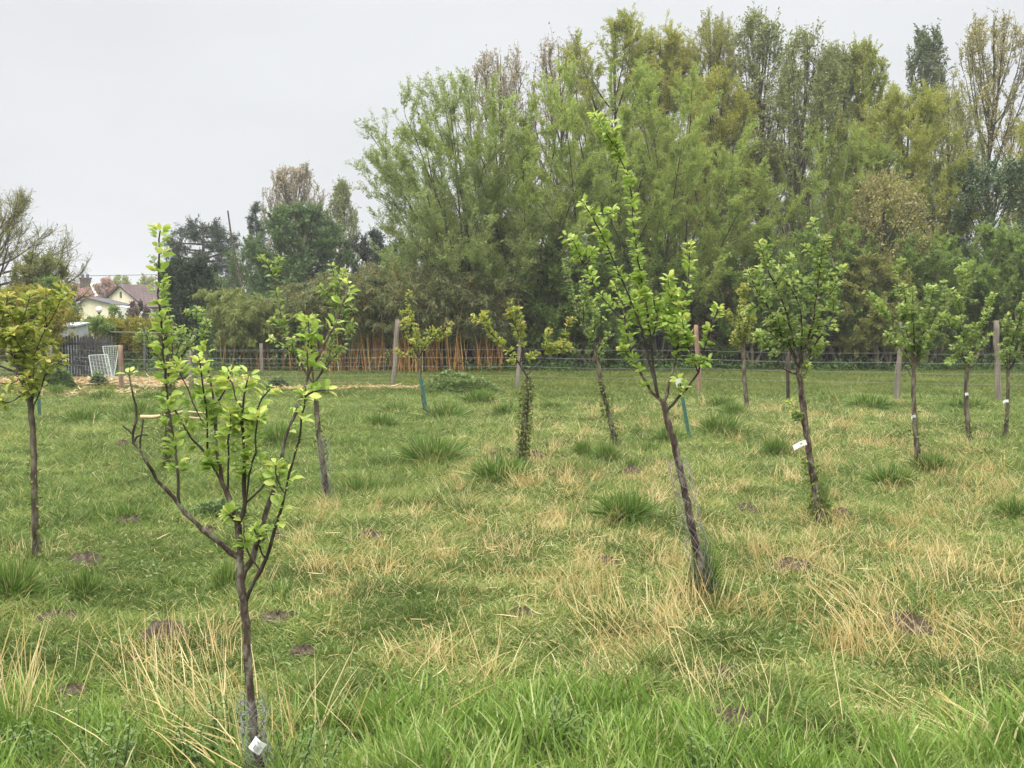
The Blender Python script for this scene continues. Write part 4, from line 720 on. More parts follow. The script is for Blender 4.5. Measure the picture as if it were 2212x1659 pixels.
orchard('slanting mossy young tree whose crown overlaps the left side of the tall plum tree', (1331, 963), c4, [(1338, 1208), (1290, 1000), (1245, 830), (1215, 650), (1195, 560)],
  [([(1195, 570), (1150, 430), (1080, 280), (1030, 150), (1000, 30), (985, -60)], B(tw=4, r=.016)), ([(1195, 560), (1180, 380), (1190, 250), (1170, 170)], B(tw=6)), ([(1200, 570), (1250, 480), (1300, 400)], B(tw=6)), ([(1150, 430), (1120, 300), (1090, 180)], B(tw=7)), ([(1150, 430), (1200, 330), (1250, 290)], B(tw=7)), ([(1100, 320), (1100, 200), (1060, 130)], B(tw=5)), ([(1205, 590), (1230, 560), (1235, 520)], B(tw=5)), ([(1040, 170), (1090, 80), (1090, 20)], B(tw=3))],
  r0=.035, mat='leaf2', name='fruit_tree', bark='barkgrey', lsize=(.03, .055), dens=1.9, vb=.12, ivy=(.05, .75, 620, .045), tw=5)
orchard('ivy clad forked young tree with two spreading limbs in the middle of the meadow', (1128, 1015), c4, [(655, 1385), (662, 1200), (672, 1100), (688, 850), (702, 720)],
  [([(703, 700), (620, 590), (560, 520), (500, 460), (420, 380), (360, 310), (290, 275)], B(r=.014, lf=(.35, 1, 34), tw=3)), ([(650, 620), (650, 470), (610, 350), (560, 250)], B(lf=(.3, 1, 34), tw=4)), ([(708, 695), (790, 600), (880, 500), (950, 440), (1000, 290)], B(r=.014, lf=(.35, 1, 36), tw=4)), ([(790, 600), (830, 480), (850, 370)], B(lf=(.2, 1, 38), tw=5)), ([(640, 600), (720, 560), (760, 530)], B(lf=(.3, 1, 40), tw=5)), ([(430, 390), (400, 300), (375, 265)], B(lf=(.3, 1, 40), tw=3)), ([(560, 520), (590, 560), (580, 590)], B(lf=(.3, 1, 50), tw=4)), ([(890, 500), (960, 500), (990, 490)], B(lf=(.3, 1, 50), tw=4)), ([(660, 640), (655, 420), (650, 340)], B(lf=(.4, 1, 34), tw=3))],
  r0=.042, mat='leaf3', name='apple_tree', bark='barkgrey', lsize=(.034, .062), dens=2.3, vb=.15, ivy=(.0, .98, 1100, .03))
orchard('small yellowish young tree above the leaning green stake', (918, 902), c2, [(1450, 1733), (1430, 1560), (1415, 1440), (1410, 1340)],
  [([(1410, 1350), (1350, 1230), (1300, 1110)], B(tw=6)), ([(1410, 1340), (1400, 1200), (1350, 1080), (1335, 960)], B(tw=4)), ([(1410, 1340), (1470, 1240), (1540, 1180), (1620, 1120)], B(tw=5)), ([(1412, 1370), (1350, 1310), (1310, 1320)], B(tw=4)), ([(1440, 1290), (1460, 1180), (1500, 1150)], B(tw=5)), ([(1412, 1350), (1380, 1260), (1390, 1130)], B(tw=5)), ([(1500, 1220), (1560, 1220), (1600, 1170)], B(tw=4))],
  r0=.026, mat='leaf3', name='apple_tree', bark='barkgrey', lsize=(.034, .062), dens=2.3, vb=.15, tw=4)
orchard('young tree at the left frame edge with a yellow green crown before the golden bush', (80, 1228), c1, [(242, 2550), (228, 2200), (222, 1900), (215, 1659), (200, 1500), (170, 1400), (135, 1290)],
  [([(135, 1300), (90, 1180), (50, 1050), (20, 930)], B(tw=14, r=.014)), ([(200, 1500), (210, 1390), (180, 1250), (150, 1050), (130, 920)], B(tw=14, r=.013)), ([(205, 1520), (270, 1380), (300, 1280), (330, 1180)], B(tw=4)), ([(180, 1250), (240, 1120), (290, 1000), (300, 920)], B(tw=14)), ([(135, 1300), (110, 1330), (60, 1350), (-20, 1340)], B(tw=5)), ([(300, 1280), (370, 1230), (410, 1180)], B(tw=2)),
   ([(290, 1000), (360, 880), (400, 800), (450, 755)], B(lf=(.5, 1, 30), tw=2)), ([(90, 1180), (130, 1080), (200, 1000)], B(tw=14)), ([(50, 1060), (-20, 1000), (-60, 930)], B(tw=12)), ([(170, 1400), (100, 1450), (30, 1475)], B(lf=(.0, 1, 1), tip=0, r=.004)), ([(195, 1480), (150, 1420), (120, 1390)], B(tw=4)), ([(240, 1120), (290, 1100), (340, 1080)], B(tw=6))],
  r0=.024, mat='leaf3', name='apple_tree', bark='barkgrey', lsize=(.034, .062), dens=2.2, vb=.1, tw=9, ivy=(.0, .6, 150, .015), depth=.35)
orchard('young tree behind the nearest plum tree with an ivy covered trunk and tall thin shoots', (361, 1018), c1, [(1095, 1915), (1095, 1750), (1095, 1600), (1100, 1450), (1110, 1300)],
  [([(1110, 1310), (1090, 1150), (1080, 950), (1070, 740), (1060, 560)], B(tw=3, lf=(.3, 1, 30))), ([(1110, 1300), (1125, 1100), (1105, 900), (1080, 700)], B(tw=3, r=.012)), ([(1110, 1310), (1200, 1150), (1260, 1000), (1290, 850)], B(tw=6)), ([(1110, 1300), (1010, 1150), (960, 1050), (930, 960)], B(tw=6)), ([(1120, 1250), (1220, 1120), (1330, 1000), (1360, 940)], B(tw=6)), ([(1110, 1300), (1040, 1190), (1010, 1080)], B(tw=6)), ([(1120, 1260), (1170, 1100), (1200, 980)], B(tw=6))],
  r0=.035, mat='leaf2', name='fruit_tree', bark='barkgrey', lsize=(.03, .055), dens=1.9, vb=.12, ivy=(.0, 1, 900, .045))
orchard('rear plum tree behind the right fork of the nearest one, its thin trunk netted', (708, 1080), c3, [(1478, 1112), (1455, 950), (1435, 800), (1415, 650), (1400, 480), (1385, 360)],
  [([(1385, 370), (1280, 180), (1200, 0), (1160, -160), (1130, -330), (1165, -470)], B(r=.012, lf=(.25, 1, 24), tw=2)), ([(1130, -330), (1080, -430), (1045, -470)], B(tw=3)), ([(1388, 360), (1480, 180), (1520, 0), (1530, -140), (1520, -340), (1500, -420)], B(r=.012, lf=(.3, 1, 26), tw=3)), ([(1385, 350), (1370, 100), (1380, -80)], B(tw=4)), ([(1280, 180), (1180, 100), (1110, 60)], B(tw=5)), ([(1520, 0), (1590, -90), (1640, -140)], B(tw=4)), ([(1390, 340), (1500, 200), (1570, 110), (1600, 20)], B(tw=4)), ([(1530, -140), (1600, -200), (1620, -240)], B(tw=4)), ([(1200, 0), (1140, -40), (1120, -60)], B(tw=4))],
  r0=.028, mat='leaf2', bark='barkgrey', lsize=(.032, .06), dens=2.4, vb=.18, ivy=(.3, 1, 120, .02))
# ------------------------------------------------------------------ wire guards and white tags
def guard(label, tr, f0, f1, R, seed):
    mb = MB(); n = 40; i = np.linspace(f0 * (len(tr) - 1), f1 * (len(tr) - 1), n); c = np.stack([np.interp(i, np.arange(len(tr)), tr[:, k]) for k in range(3)], -1); L = []; f = np.linspace(0, 1, n)
    for k in range(7):
        for s in (1, -1):
            a = k * 2 * pi / 7 + s * f * 9; rr = R * (1 + .28 * wave(f * 3 + seed, a, 1.3)); L.append(c + np.stack([np.cos(a) * rr, np.sin(a) * rr, 0 * a + .012 * np.sin(a * 3 + k)], -1))
    tubes(mb, np.array(L), .0013, 3); tag(mb.build('wire_guard', M['net'], None, c[0]), label, 'wire guard', 'wire netting guards round the young trees')
guard('loose wire netting round the foot of the nearest plum tree trunk', tr1, .04, .36, .042, 1)
guard('tall loose wire netting round the tall plum tree trunk', tr2, .08, .72, .06, 4)
guard('wire netting round the thin trunk of the rear plum tree', np.linspace(G(708, 1080), P(694, 930, G(708, 1080)[1]), 12), .02, .9, .05, 9)
def strip(label, p0, p1, wd, bend, group='white tags on the young trees', ink=False, up=(0, 0, 1.), loop=None):
    p0, p1 = np.array(p0, float), np.array(p1, float); k = 9; f = np.linspace(0, 1, k)[:, None]; ax = p1 - p0; up = np.array(up); u = nrm(up - nrm(ax) * (up @ nrm(ax))); nn = np.cross(nrm(ax), u)
    q = p0 + ax * f + nn * bend * np.sin(f * pi * 1.3) + u * (.25 * bend * np.sin(f * 5))
    V = np.stack([q - u * wd / 2, q + u * wd / 2, q + u * wd / 2 + nn * .0015, q - u * wd / 2 + nn * .0015], 1).reshape(-1, 3); mb = MB(); F = []
    for i in range(k - 1):
        for j in range(4): F.append([i * 4 + j, i * 4 + (j + 1) % 4, i * 4 + 4 + (j + 1) % 4, i * 4 + 4 + j])
    F += [[3, 2, 1, 0], [k * 4 - 4, k * 4 - 3, k * 4 - 2, k * 4 - 1]]; mb.add(V, F)
    if ink:
        t = thing('plant_tag', label, 'tag', p0, group); mb.build('strip', M['tag'], t, p0, flat=True); m2 = MB(); s = -1 if nn[1] > 0 else 1
        for g0, g1, h, r in ink: a, b = p0 + ax * g0, p0 + ax * g1; c = (a + b) / 2; off = nn * (bend * np.sin((g0 + g1) / 2 * pi * 1.3) + s * .002 + (.0015 if s > 0 else 0)) + u * (h * wd + .25 * bend * np.sin((g0 + g1) * 2.5)); V = np.array([a - u * r, b - u * r, b + u * r, a + u * r]) + off; m2.add(np.concatenate([V, V + nn * s * .0008]), [[0, 1, 2, 3], [7, 6, 5, 4], [0, 4, 5, 1], [1, 5, 6, 2], [2, 6, 7, 3], [3, 7, 4, 0]])
        m2.build('print', M['ink'], t, p0, flat=True)
    else: tag(mb.build('plant_tag', M['tag'], None, p0, flat=True), label, 'tag', group)
d = tr1[0][1] - .075
strip('crumpled square white tag at the foot of the nearest plum tree', P(545, 1602, d), P(567, 1620, d - .01), .046, .008, ink=[(.3, .6, .34, .002), (.35, .45, -.1, .009), (.55, .63, -.12, .011), (.72, .78, -.1, .01)], up=(.35, 0, 1))
d = tr3[0][1] - .05
strip('wide white tag sticking out left on the leafy fruit tree trunk', P(1742, 955, d), P(1713, 967, d - .02), .042, .006, ink=[(.3, .42, .05, .006)])
d = tr2[0][1] - .05; strip('small curled white tag hanging below the tall plum tree crown', P(1473, 822, d), P(1458, 832, d - .03), .028, .014)
d = tr4[0][1] - .05; strip('white loop tag on the left one of the paired young trees', P(1978, 899, d), P(1967, 906, d - .03), .028, .02)
d = tr5[0][1] - .05; strip('white tag wrapped on the right one of the paired young trees', P(2092, 851, d), P(2084, 856, d - .03), .036, .02)
d = tr6[0][1] - .05; strip('white tag on the young tree at the right frame edge', P(2179, 866, d), P(2165, 869, d - .03), .036, .015)
# ------------------------------------------------------------------ molehills
MOLE = [(355, 1372, 95, .6, 'largest crumbly molehill left of the nearest plum trunk'), (185, 1218, 62, .4, 'long dark molehill right of the foot of the left edge tree'), (272, 1142, 55, .35, 'dark molehill under the fresh light green grass at left'),
 (455, 1158, 34, .6, 'dark molehill under the bare left limb of the nearest plum tree'), (588, 1166, 40, .5, 'molehill seen between the right forks of the nearest plum tree'), (130, 1338, 85, .2, 'flat grassy molehill in the left foreground'),
 (600, 1332, 85, .25, 'flat molehill just right of the nearest plum trunk'), (1365, 1028, 36, .6, 'dark molehill between the slanting mossy tree and the tall plum trunk'), (1612, 1106, 52, .45, 'dark molehill right of the tall plum trunk'),
 (1815, 1118, 44, .5, 'molehill at the foot of the leafy fruit tree with the wide tag'), (1708, 1240, 72, .35, 'broad molehill behind the dry stalks right of the tall plum trunk'), (1962, 1362, 85, .4, 'grassy topped molehill in the right foreground'),
 (1575, 1442, 60, .5, 'brown molehill with dry stems right of bottom centre'), (1595, 1572, 110, .3, 'wide dark molehill at the bottom by the long fresh grass'), (1125, 1338, 50, .35, 'small molehill in the open grass at lower centre'),
 (35, 1250, 50, .35, 'molehill at the left frame edge below the left edge tree'), (292, 1418, 38, .4, 'small dark molehill below the largest crumbly one'), (132, 1378, 0, 0, ''), (800, 1174, 52, .3, 'pale molehill in the dry grass left of centre'),
 (1160, 990, 28, .5, 'dark molehill just right of the ivy clad tree trunk'), (1062, 990, 26, .5, 'dark molehill left of the ivy clad tree trunk'), (1725, 1590, 0, 0, ''), (1310, 1218, 50, .3, 'molehill among dry stems left of the tall plum trunk'), (655, 1402, 50, .3, 'brown molehill among dead stems right of the nearest plum trunk'), (150, 1482, 60, .3, 'molehill low in the left foreground beside the tall dry stalks'), (265, 955, 26, .4, 'small distant molehill left of the ivy covered trunk')]
MOLE = [m for m in MOLE if m[2]]; MP = []
for px, py, w, hr, lab in MOLE:
    c = G(px, py); R = w / 2 * c[1] / FPX * 1.05; MP.append((c[0], c[1], R))
    k = 34; r = np.linspace(0, 1.25, 12); a = np.linspace(0, 2 * pi, k, endpoint=False); RR, AA = np.meshgrid(r, a, indexing='ij'); x, y = RR * np.cos(AA) * R, RR * np.sin(AA) * R * .85
    hh = min(R * hr * 1.2, .15) * np.clip(np.cos(np.clip(RR, 0, 1.2) / 1.2 * pi / 2), 0, 1) ** .8
    z = hh * (1 + .3 * wave(x + px, y, R * .9) + .22 * wave(x + py, y + px, R * .3)) + rng.normal(0, .007, x.shape) * (RR < 1.1) + hgt(x + c[0], y + c[1]) - c[2] + .006 - .02 * (RR > 1.15)
    mb = MB(); j = np.arange(k); F = np.concatenate([np.stack([i * k + j, (i + 1) * k + j, (i + 1) * k + (j + 1) % k, i * k + (j + 1) % k], -1) for i in range(11)]); mb.add(np.stack([x, y, z], -1), F)
    n = 60; a = U(0, 6.28, n); q = np.sqrt(U(0, 1, n)) * R * 1.1; xx, yy = q * np.cos(a), q * np.sin(a) * .85; s = U(.006, .02, n) * min(1, R * 4)   # crumbs of soil
    zz = min(R * hr * 1.2, .15) * np.clip(np.cos(q / R / 1.2 * pi / 2), 0, 1) ** .8 + hgt(xx + c[0], yy + c[1]) - c[2]
    oc = np.array([[1, 0, 0], [-1, 0, 0], [0, 1, 0], [0, -1, 0], [0, 0, 1], [0, 0, -1.]]); of = np.array([[0, 2, 4], [2, 1, 4], [1, 3, 4], [3, 0, 4], [2, 0, 5], [1, 2, 5], [3, 1, 5], [0, 3, 5]])
    V = np.stack([xx, yy, zz], -1)[:, None] + oc[None] * s[:, None, None] * U(.6, 1.3, (n, 6, 1)); mb.add(V, (np.arange(n)[:, None, None] * 6 + of[None]).reshape(-1, 3))
    o = mb.build('molehill', M['soil']); o.location = c; tag(o, lab, 'molehill', 'molehills in the meadow')
MP = np.array(MP)
def inmole(x, y, f=1.0):
    m = np.zeros(len(x), bool)
    for a, b, R in MP: m |= ((x - a) ** 2 + ((y - b) / .85) ** 2) < (R * f) ** 2
    return m
# ------------------------------------------------------------------ dark green grass tussocks (one kind built four times, then copied)
def tussock(n, R, L):
    a = U(0, 2 * pi, n); q = np.sqrt(U(0, 1, n)) * R * .55; root = np.stack([q * np.cos(a), q * np.sin(a), 0 * a], -1); a2 = a + rng.normal(0, .5, n); t = np.clip(q / (R * .55), 0, 1) * U(.15, 1.0, n) + rng.normal(0, .12, n)
    d = np.stack([np.cos(a2) * t, np.sin(a2) * t, 1 - .35 * t], -1); l = L * U(.55, 1.1, n); b = np.stack([np.cos(a2) * t, np.sin(a2) * t, 0 * t - .9 * t], -1) * (l * .55)[:, None] + rng.normal(0, .02, (n, 3))
    mb = MB(); blades(mb, root, d, l, U(.007, .013, n), b, np.where(rng.random(n) < .11, U(.88, 1, n), U(0, .8, n))); return mb.build('grass_tussock', M['tuss'])
protos = [tussock(800, .34, .30), tussock(650, .30, .24), tussock(900, .36, .36), tussock(550, .30, .19)]
TUS = [(935, 1000, 140, 2, 'largest wide grass tussock left of the ivy clad tree'), (1350, 1128, 120, 0, 'bright round grass tussock left of the tall plum trunk'), (1080, 1045, 130, 1, 'loose grass tussock at the foot of the ivy clad tree'), (1310, 992, 55, 0, 'grass tussock at the foot of the slanting mossy tree'),
 (1258, 988, 42, 1, 'small tussock left of the slanting mossy tree'), (1402, 972, 48, 1, 'tussock between the slanting mossy tree and the tall plum trunk'), (852, 893, 44, 0, 'round tussock left of the leaning green stake'), (822, 922, 68, 3, 'low tussock below and left of the leaning green stake'), (180, 908, 62, 1, 'round dark tussock left of the ivy covered trunk behind the nearest plum'),
 (262, 906, 46, 3, 'low tussock nearest to the peeled branch lying in the grass'), (300, 888, 70, 3, 'flat wide tussock before the straw strip at left'), (605, 960, 90, 2, 'tall tussock just left of the rear plum trunk'), (1925, 1040, 110, 1, 'broad tussock left of the foot of the paired trees'), (2008, 1012, 70, 0, 'tussock right against the left one of the paired trees'),
 (1585, 902, 50, 0, 'dark tussock at the foot of the small yellowish conical tree'), (1678, 970, 64, 0, 'tussock left of the white tag on the leafy fruit tree'), (1232, 1026, 80, 3, 'low tussock in the open centre right of the ivy clad tree'), (1090, 892, 46, 1, 'dark tussock behind the ivy clad trunk'), (490, 1262, 66, 1, 'dark tussock touching the nearest plum trunk on its left'),
 (25, 1310, 100, 2, 'tall dark tussock at the left frame edge'), (180, 1290, 90, 1, 'dark spreading tussock in the left foreground'), (275, 1135, 110, 3, 'light green flat tussock above the dark molehill at left'), (780, 1055, 110, 3, 'flat grass tussock right of the rear plum trunk'), (1038, 868, 62, 1, 'tussock in front of the green nettle mound'), (1555, 935, 76, 1, 'tussock right of the tall plum trunk by the stake'),
 (1445, 948, 60, 1, 'tussock touching the tall plum trunk at mid height'), (1770, 1120, 34, 2, 'narrow dark tussock growing up the foot of the leafy fruit tree'), (1520, 1300, 60, 2, 'dark grass tuft round the foot of the tall plum tree'), (960, 905, 70, 1, 'tussock just right of the leaning green stake'), (1366, 1008, 44, 3, 'small low tussock right of the slanting mossy tree foot'),
 (1560, 880, 50, 1, 'dark tussock near the reddish fence post'), (440, 905, 60, 3, 'low tussock behind the crown of the nearest plum tree'), (690, 850, 46, 3, 'small tussock under the rear plum tree fork'), (1190, 880, 44, 3, 'small tussock between the ivy clad and the slanting tree'), (1800, 870, 50, 3, 'low green tussock at the field edge right of the thin dark stake'), (1880, 880, 80, 3, 'wide low tussock left of the leaning pale post'),
 (2090, 882, 70, 3, 'low tussock between the paired trees and the last post'), (120, 850, 46, 3, 'small tussock before the straw at far left'), (225, 858, 50, 3, 'tussock directly below the wire hurdles'), (330, 862, 44, 3, 'tussock right of the red brown wooden post by the straw'), (2190, 1120, 80, 1, 'dark tussock at the right frame edge in dry grass')]
for i, (px, py, w, k, lab) in enumerate(TUS):
    c = G(px, py); src = protos[k]; first = not src.get('label'); o = src if first else src.copy()
    if not first: COL.objects.link(o)
    w = w * (1.35 if py < 960 else 1.05); s = w * c[1] / FPX / (2 * (.34, .30, .36, .32)[k]) * 1.0; o.location = c - [0, 0, .01]; o.rotation_euler = (0, 0, i * 1.7); o.scale = (s * (1 + .25 * ((i * 53) % 10) / 10), s * 1.1, max(s, .72) * (1.0 + .25 * ((i * 37) % 10) / 10))
    if 'narrow' in lab or 'foot of the tall plum' in lab: o.scale[2] = 1.1
    tag(o, lab, 'tussock', 'green grass tussocks in the meadow')
TP = np.array([[*G(t[0], t[1])[:2], t[2] / 2 * G(t[0], t[1])[1] / FPX] for t in TUS] + [[o.location.x, o.location.y, .09] for o in bpy.data.objects if o.get('group') == 'young fruit trees in the meadow'])
# ------------------------------------------------------------------ short turf
def scatter(n, d0, d1, p=1.0, wide=.54, off=1.2):
    u = U(0, 1, n); d = d0 * (d1 / d0) ** u if p == 1 else (d0 ** (1 - p) + u * (d1 ** (1 - p) - d0 ** (1 - p))) ** (1 / (1 - p))
    return U(-1, 1, n) * (wide * d + off), d
DRY = [(1150, 1100, 190, 1.), (1260, 1190, 150, .9), (1700, 1150, 150, 1.1), (2130, 1070, 140, 1.2), (2110, 1240, 170, 1.), (1850, 1370, 110, .7), (1350, 1330, 150, .7), (2000, 930, 160, .7), (700, 1180, 130, .4), (880, 1200, 110, .6), (1450, 880, 110, .7), (1640, 900, 90, .6), (1080, 930, 130, .5), (1290, 880, 80, .5), (1600, 1210, 60, .9), (1040, 1050, 90, .9), (740, 1090, 70, .8), (350, 1165, 70, .5), (50, 1210, 70, .7), (430, 1380, 150, .7), (1780, 940, 120, .7), (2050, 1420, 170, .5), (1450, 1060, 80, .8), (960, 1440, 90, .3), (2150, 1330, 100, .8), (1190, 960, 120, .5), (1900, 1180, 130, .5), (1500, 1300, 80, .6)]
DG = [(*G(x, y)[:2], r * G(x, y)[1] / FPX, r / (HOR - y) * -G(x, y)[1] * .9, w) for x, y, r, w in DRY]
def dryness(x, y):
    s = 0
    for a, b, rx, ry, w in DG: s = s + w * np.exp(-.5 * (((x - a) / rx) ** 2 + ((y - b) / max(ry, rx)) ** 2) * 1.6)
    return np.clip(s * (.55 + .75 * np.clip(wave(x, y, .8, 4) + .35, -.2, 1)), 0, 1.4) * np.clip((23.5 - y) / 3, 0, 1) * np.clip((x + .45 * y) / 1.5 + .5, .25, 1)
def turf():
    mb = MB()
    for n, d0, d1, L, wd, seg in ((430000, 2.6, 9, (.03, .085), .0044, 2), (400000, 9, 24.5, (.04, .11), .0075, 1)):
        x, y = scatter(n, d0, d1); k = ~inmole(x, y) | (rng.random(n) < .07); x, y = x[k], y[k]; n = len(x); z = hgt(x, y)
        dr = dryness(x, y); lush = np.clip(.5 + .6 * wave(x, y, 1.7, 7) + .25 * wave(x, y, .6, 8), .1, 1.25)
        a = U(0, 2 * pi, n); t = U(.15, 1.5, n); d = np.stack([np.cos(a) * t, np.sin(a) * t, 0 * a + .75], -1); tuf = np.clip(np.maximum(wave(x, y, .38, 13), .9 * wave(x, y, .85, 21) - .05) + .3 * wave(x, y, 2.6, 5) - .3, 0, 1)
        for a_, b_, r_ in TP: tuf = tuf + .9 * np.exp(-((x - a_) ** 2 + (y - b_) ** 2) / (r_ * 1.5) ** 2)
        tuf = np.clip(tuf, 0, 1.2); d[:, 2] += 1.0 * tuf; l = U(*L, n) * (.6 + .7 * lush) * (1 + 1.1 * tuf)
        bend = np.stack([np.cos(a), np.sin(a), -.7 + 0 * a], -1) * (l * U(.05, .5, n))[:, None]
        pale = rng.random(n) < np.clip(.035 + .21 * np.clip(dr - .08, 0, 1) + .06 * np.clip(wave(x, y, .5, 9), 0, 1), 0, .8)
        v = np.where(pale, U(.84, 1, n), np.clip(.36 + .28 * wave(x, y, 1.3, 11) + .12 * wave(x, y, 4, 3) - .10 * tuf + rng.normal(0, .25, n), 0, .84))
        blades(mb, np.stack([x, y, z - .004], -1), d, l, wd * U(.6, 1.3, n) * (1 + np.maximum(0, y - 8) / 22), bend, v, seg)
    stuff(mb.build('turf', M['turf']), 'short tangled meadow grass covering the foreground and middle ground', 'grass')
    mb = MB(); n = 130000; x, y = scatter(n, 22.5, 33.5, 1, .56, 2); z = hgt(x, y); a = U(0, 2 * pi, n); t = U(.2, 1, n); d = np.stack([np.cos(a) * t, np.sin(a) * t, .8 + 0 * a], -1); l = U(.05, .13, n)
    blades(mb, np.stack([x, y, z - .004], -1), d, l, U(.010, .022, n), np.stack([np.cos(a) * l, np.sin(a) * l, -.4 * l], -1) * .3, np.clip(.45 + .3 * wave(x, y, 3, 4) + rng.normal(0, .2, n), 0, 1), 1)
    stuff(mb.build('field_grass', M['field']), 'even olive mown grass of the field beyond the wire fence', 'grass')
turf()
# ------------------------------------------------------------------ dry grass clumps and stalks
def dry_grass():
    mb = MB(); n = 42000; x, y = scatter(n, 4.6, 23.5, 1.0); p = dryness(x, y); k = rng.random(n) < np.clip(p - .16, 0, 1) ** 1.3 * .037; x, y = x[k], y[k]; m = len(x)
    for (k0, k1, L, sp) in ((16, 50, (.07, .27), .06), ):
        c = rng.integers(k0, k1, m); i = np.repeat(np.arange(m), c); n = len(i); la = U(0, 6.28, m); ll = U(0, .45, m)
        X = x[i] + rng.normal(0, sp, n); Y = y[i] + rng.normal(0, sp, n); o = ~inmole(X, Y, .7); i, X, Y = i[o], X[o], Y[o]; n = len(i)
        d = np.stack([np.cos(la[i]) * ll[i] + rng.normal(0, .27, n), np.sin(la[i]) * ll[i] + rng.normal(0, .27, n), 1 + 0 * X], -1); l = U(*L, n) * U(.6, 1.25, m)[i]
        b = rng.normal(0, .28, (n, 3)) * l[:, None]; b[:, 2] = -np.abs(b[:, 2])
        blades(mb, np.stack([X, Y, hgt(X, Y) - .005], -1), d, l, U(.0022, .0046, n) * (1 + np.maximum(0, Y - 8) / 12), b, np.clip(U(0, .9, m)[i] * .5 + U(0, .55, n), 0, 1), 2)
    # flattened dead stems lying on the turf
    n = 9000; x, y = scatter(n, 3.6, 22); o = rng.random(n) < .05 + .22 * dryness(x, y); x, y = x[o], y[o]; n = len(x); a = U(0, 6.28, n); l = U(.05, .17, n)
    blades(mb, np.stack([x, y, hgt(x, y) + U(.01, .05, n)], -1), np.stack([np.cos(a), np.sin(a), U(-.05, .3, n)], -1), l, U(.003, .006, n) * (1 + np.maximum(0, y - 8) / 14), rng.normal(0, .02, (n, 3)), U(.1, 1, n), 2)
    stuff(mb.build('dry_grass', M['dry']), 'straw coloured dead grass in patches across the meadow', 'grass')
    # tall dead stalks in the foreground (px, py of the root, count, length, lean x, lean y, spread)
    mb = MB()
    for px, py, c, L, lx, ly, sp in ((470, 1560, 34, .55, -.55, .35, .16), (400, 1500, 40, .42, -.2, .2, .16), (420, 1420, 50, .28, -.1, .1, .15), (30, 1560, 26, .5, -.05, .2, .08), (15, 1480, 20, .42, .1, .2, .08), (600, 1640, 20, .55, -.25, .3, .12), (640, 1600, 14, .5, .35, .2, .12), (560, 1250, 18, .24, .15, .05, .07), (1040, 1480, 12, .40, -.35, .2, .08), (930, 1420, 30, .26, -.3, .1, .12), (1400, 1400, 46, .34, -.45, .15, .22), (1380, 1340, 60, .26, -.2, .1, .2), (2090, 1590, 54, .36, -.75, .25, .12), (1990, 1560, 40, .22, -1.3, .1, .14), (2110, 1390, 50, .34, -.6, .2, .22), (1830, 1400, 46, .2, 0, 0, .14), (1560, 1560, 16, .4, -.3, .15, .14), (1500, 1310, 60, .30, .05, .05, .08), (1840, 1320, 50, .30, -.7, .2, .16), (560, 1690, 30, .5, -.9, .5, .2), (1700, 1600, 8, .36, .0, .1, .1), (850, 1560, 10, .4, .7, .1, .2), (2000, 1290, 60, .3, -.2, .1, .25), (75, 1220, 40, .22, 0, 0, .1)):
        c0 = G(px, py); n = c; X = c0[0] + rng.normal(0, sp, n); Y = c0[1] + rng.normal(0, sp * .8, n); d = np.stack([lx + rng.normal(0, .22, n), ly + rng.normal(0, .25, n), 1 + 0 * X], -1); l = L * U(.55, 1.15, n); b = np.stack([lx * U(0, .3, n), rng.normal(0, .1, n), -.25 * abs(lx) - U(0, .15, n)], -1) * l[:, None]
        blades(mb, np.stack([X, Y, hgt(X, Y) - .01], -1), d, l, U(.003, .0056, n), b, np.clip(U(.2, 1, n), 0, 1), 2)
    stuff(mb.build('dead_stalks', M['dry']), 'long leaning dead grass stalks in the foreground', 'grass stalks')
dry_grass()
def tall_grass():
    mb = MB(); n = 52000; x, y = U(-2.6, 2.6, n), U(3.0, 4.75, n); px = CX + FPX * x / y
    edge = np.interp(px, [-100, 200, 300, 480, 600, 760, 900, 1300, 1480, 1560, 1850, 1930, 2000, 2300], [1545, 1560, 1620, 1640, 1600, 1560, 1535, 1545, 1570, 1640, 1660, 1620, 1560, 1545]) + 22 * wave(x, y, .7, 5)
    ey = EYE * FPX / (edge - HOR); k = (y < ey + rng.exponential(.10, n) - .05) & (rng.random(n) < np.clip(.55 + .6 * wave(x, y, .45, 6), .12, 1) * np.interp(px, [0, 250, 300, 500, 600, 850], [.75, .6, .35, .35, .6, 1])); x, y = x[k], y[k]; n = len(x)
    a = U(0, 6.28, n); t = U(.05, .5, n); d = np.stack([np.cos(a) * t - .05, np.sin(a) * t, 1 + 0 * a], -1); l = U(.12, .29, n) * (.75 + .4 * np.clip(wave(x, y, .5, 2), -.5, 1))
    b = np.stack([np.cos(a) * U(.0, .4, n), np.sin(a) * .25, -U(.0, .4, n)], -1) * l[:, None]
    blades(mb, np.stack([x, y, hgt(x, y) - .01], -1), d, l, U(.004, .009, n), b, np.where(rng.random(n) < .07, U(.9, 1, n), np.clip(.42 + .3 * wave(x, y, .6, 3) + rng.normal(0, .22, n), 0, .87)), 2)
    stuff(mb.build('tall_grass', M['tall']), 'lush bright green long grass along the bottom edge', 'grass')
tall_grass()
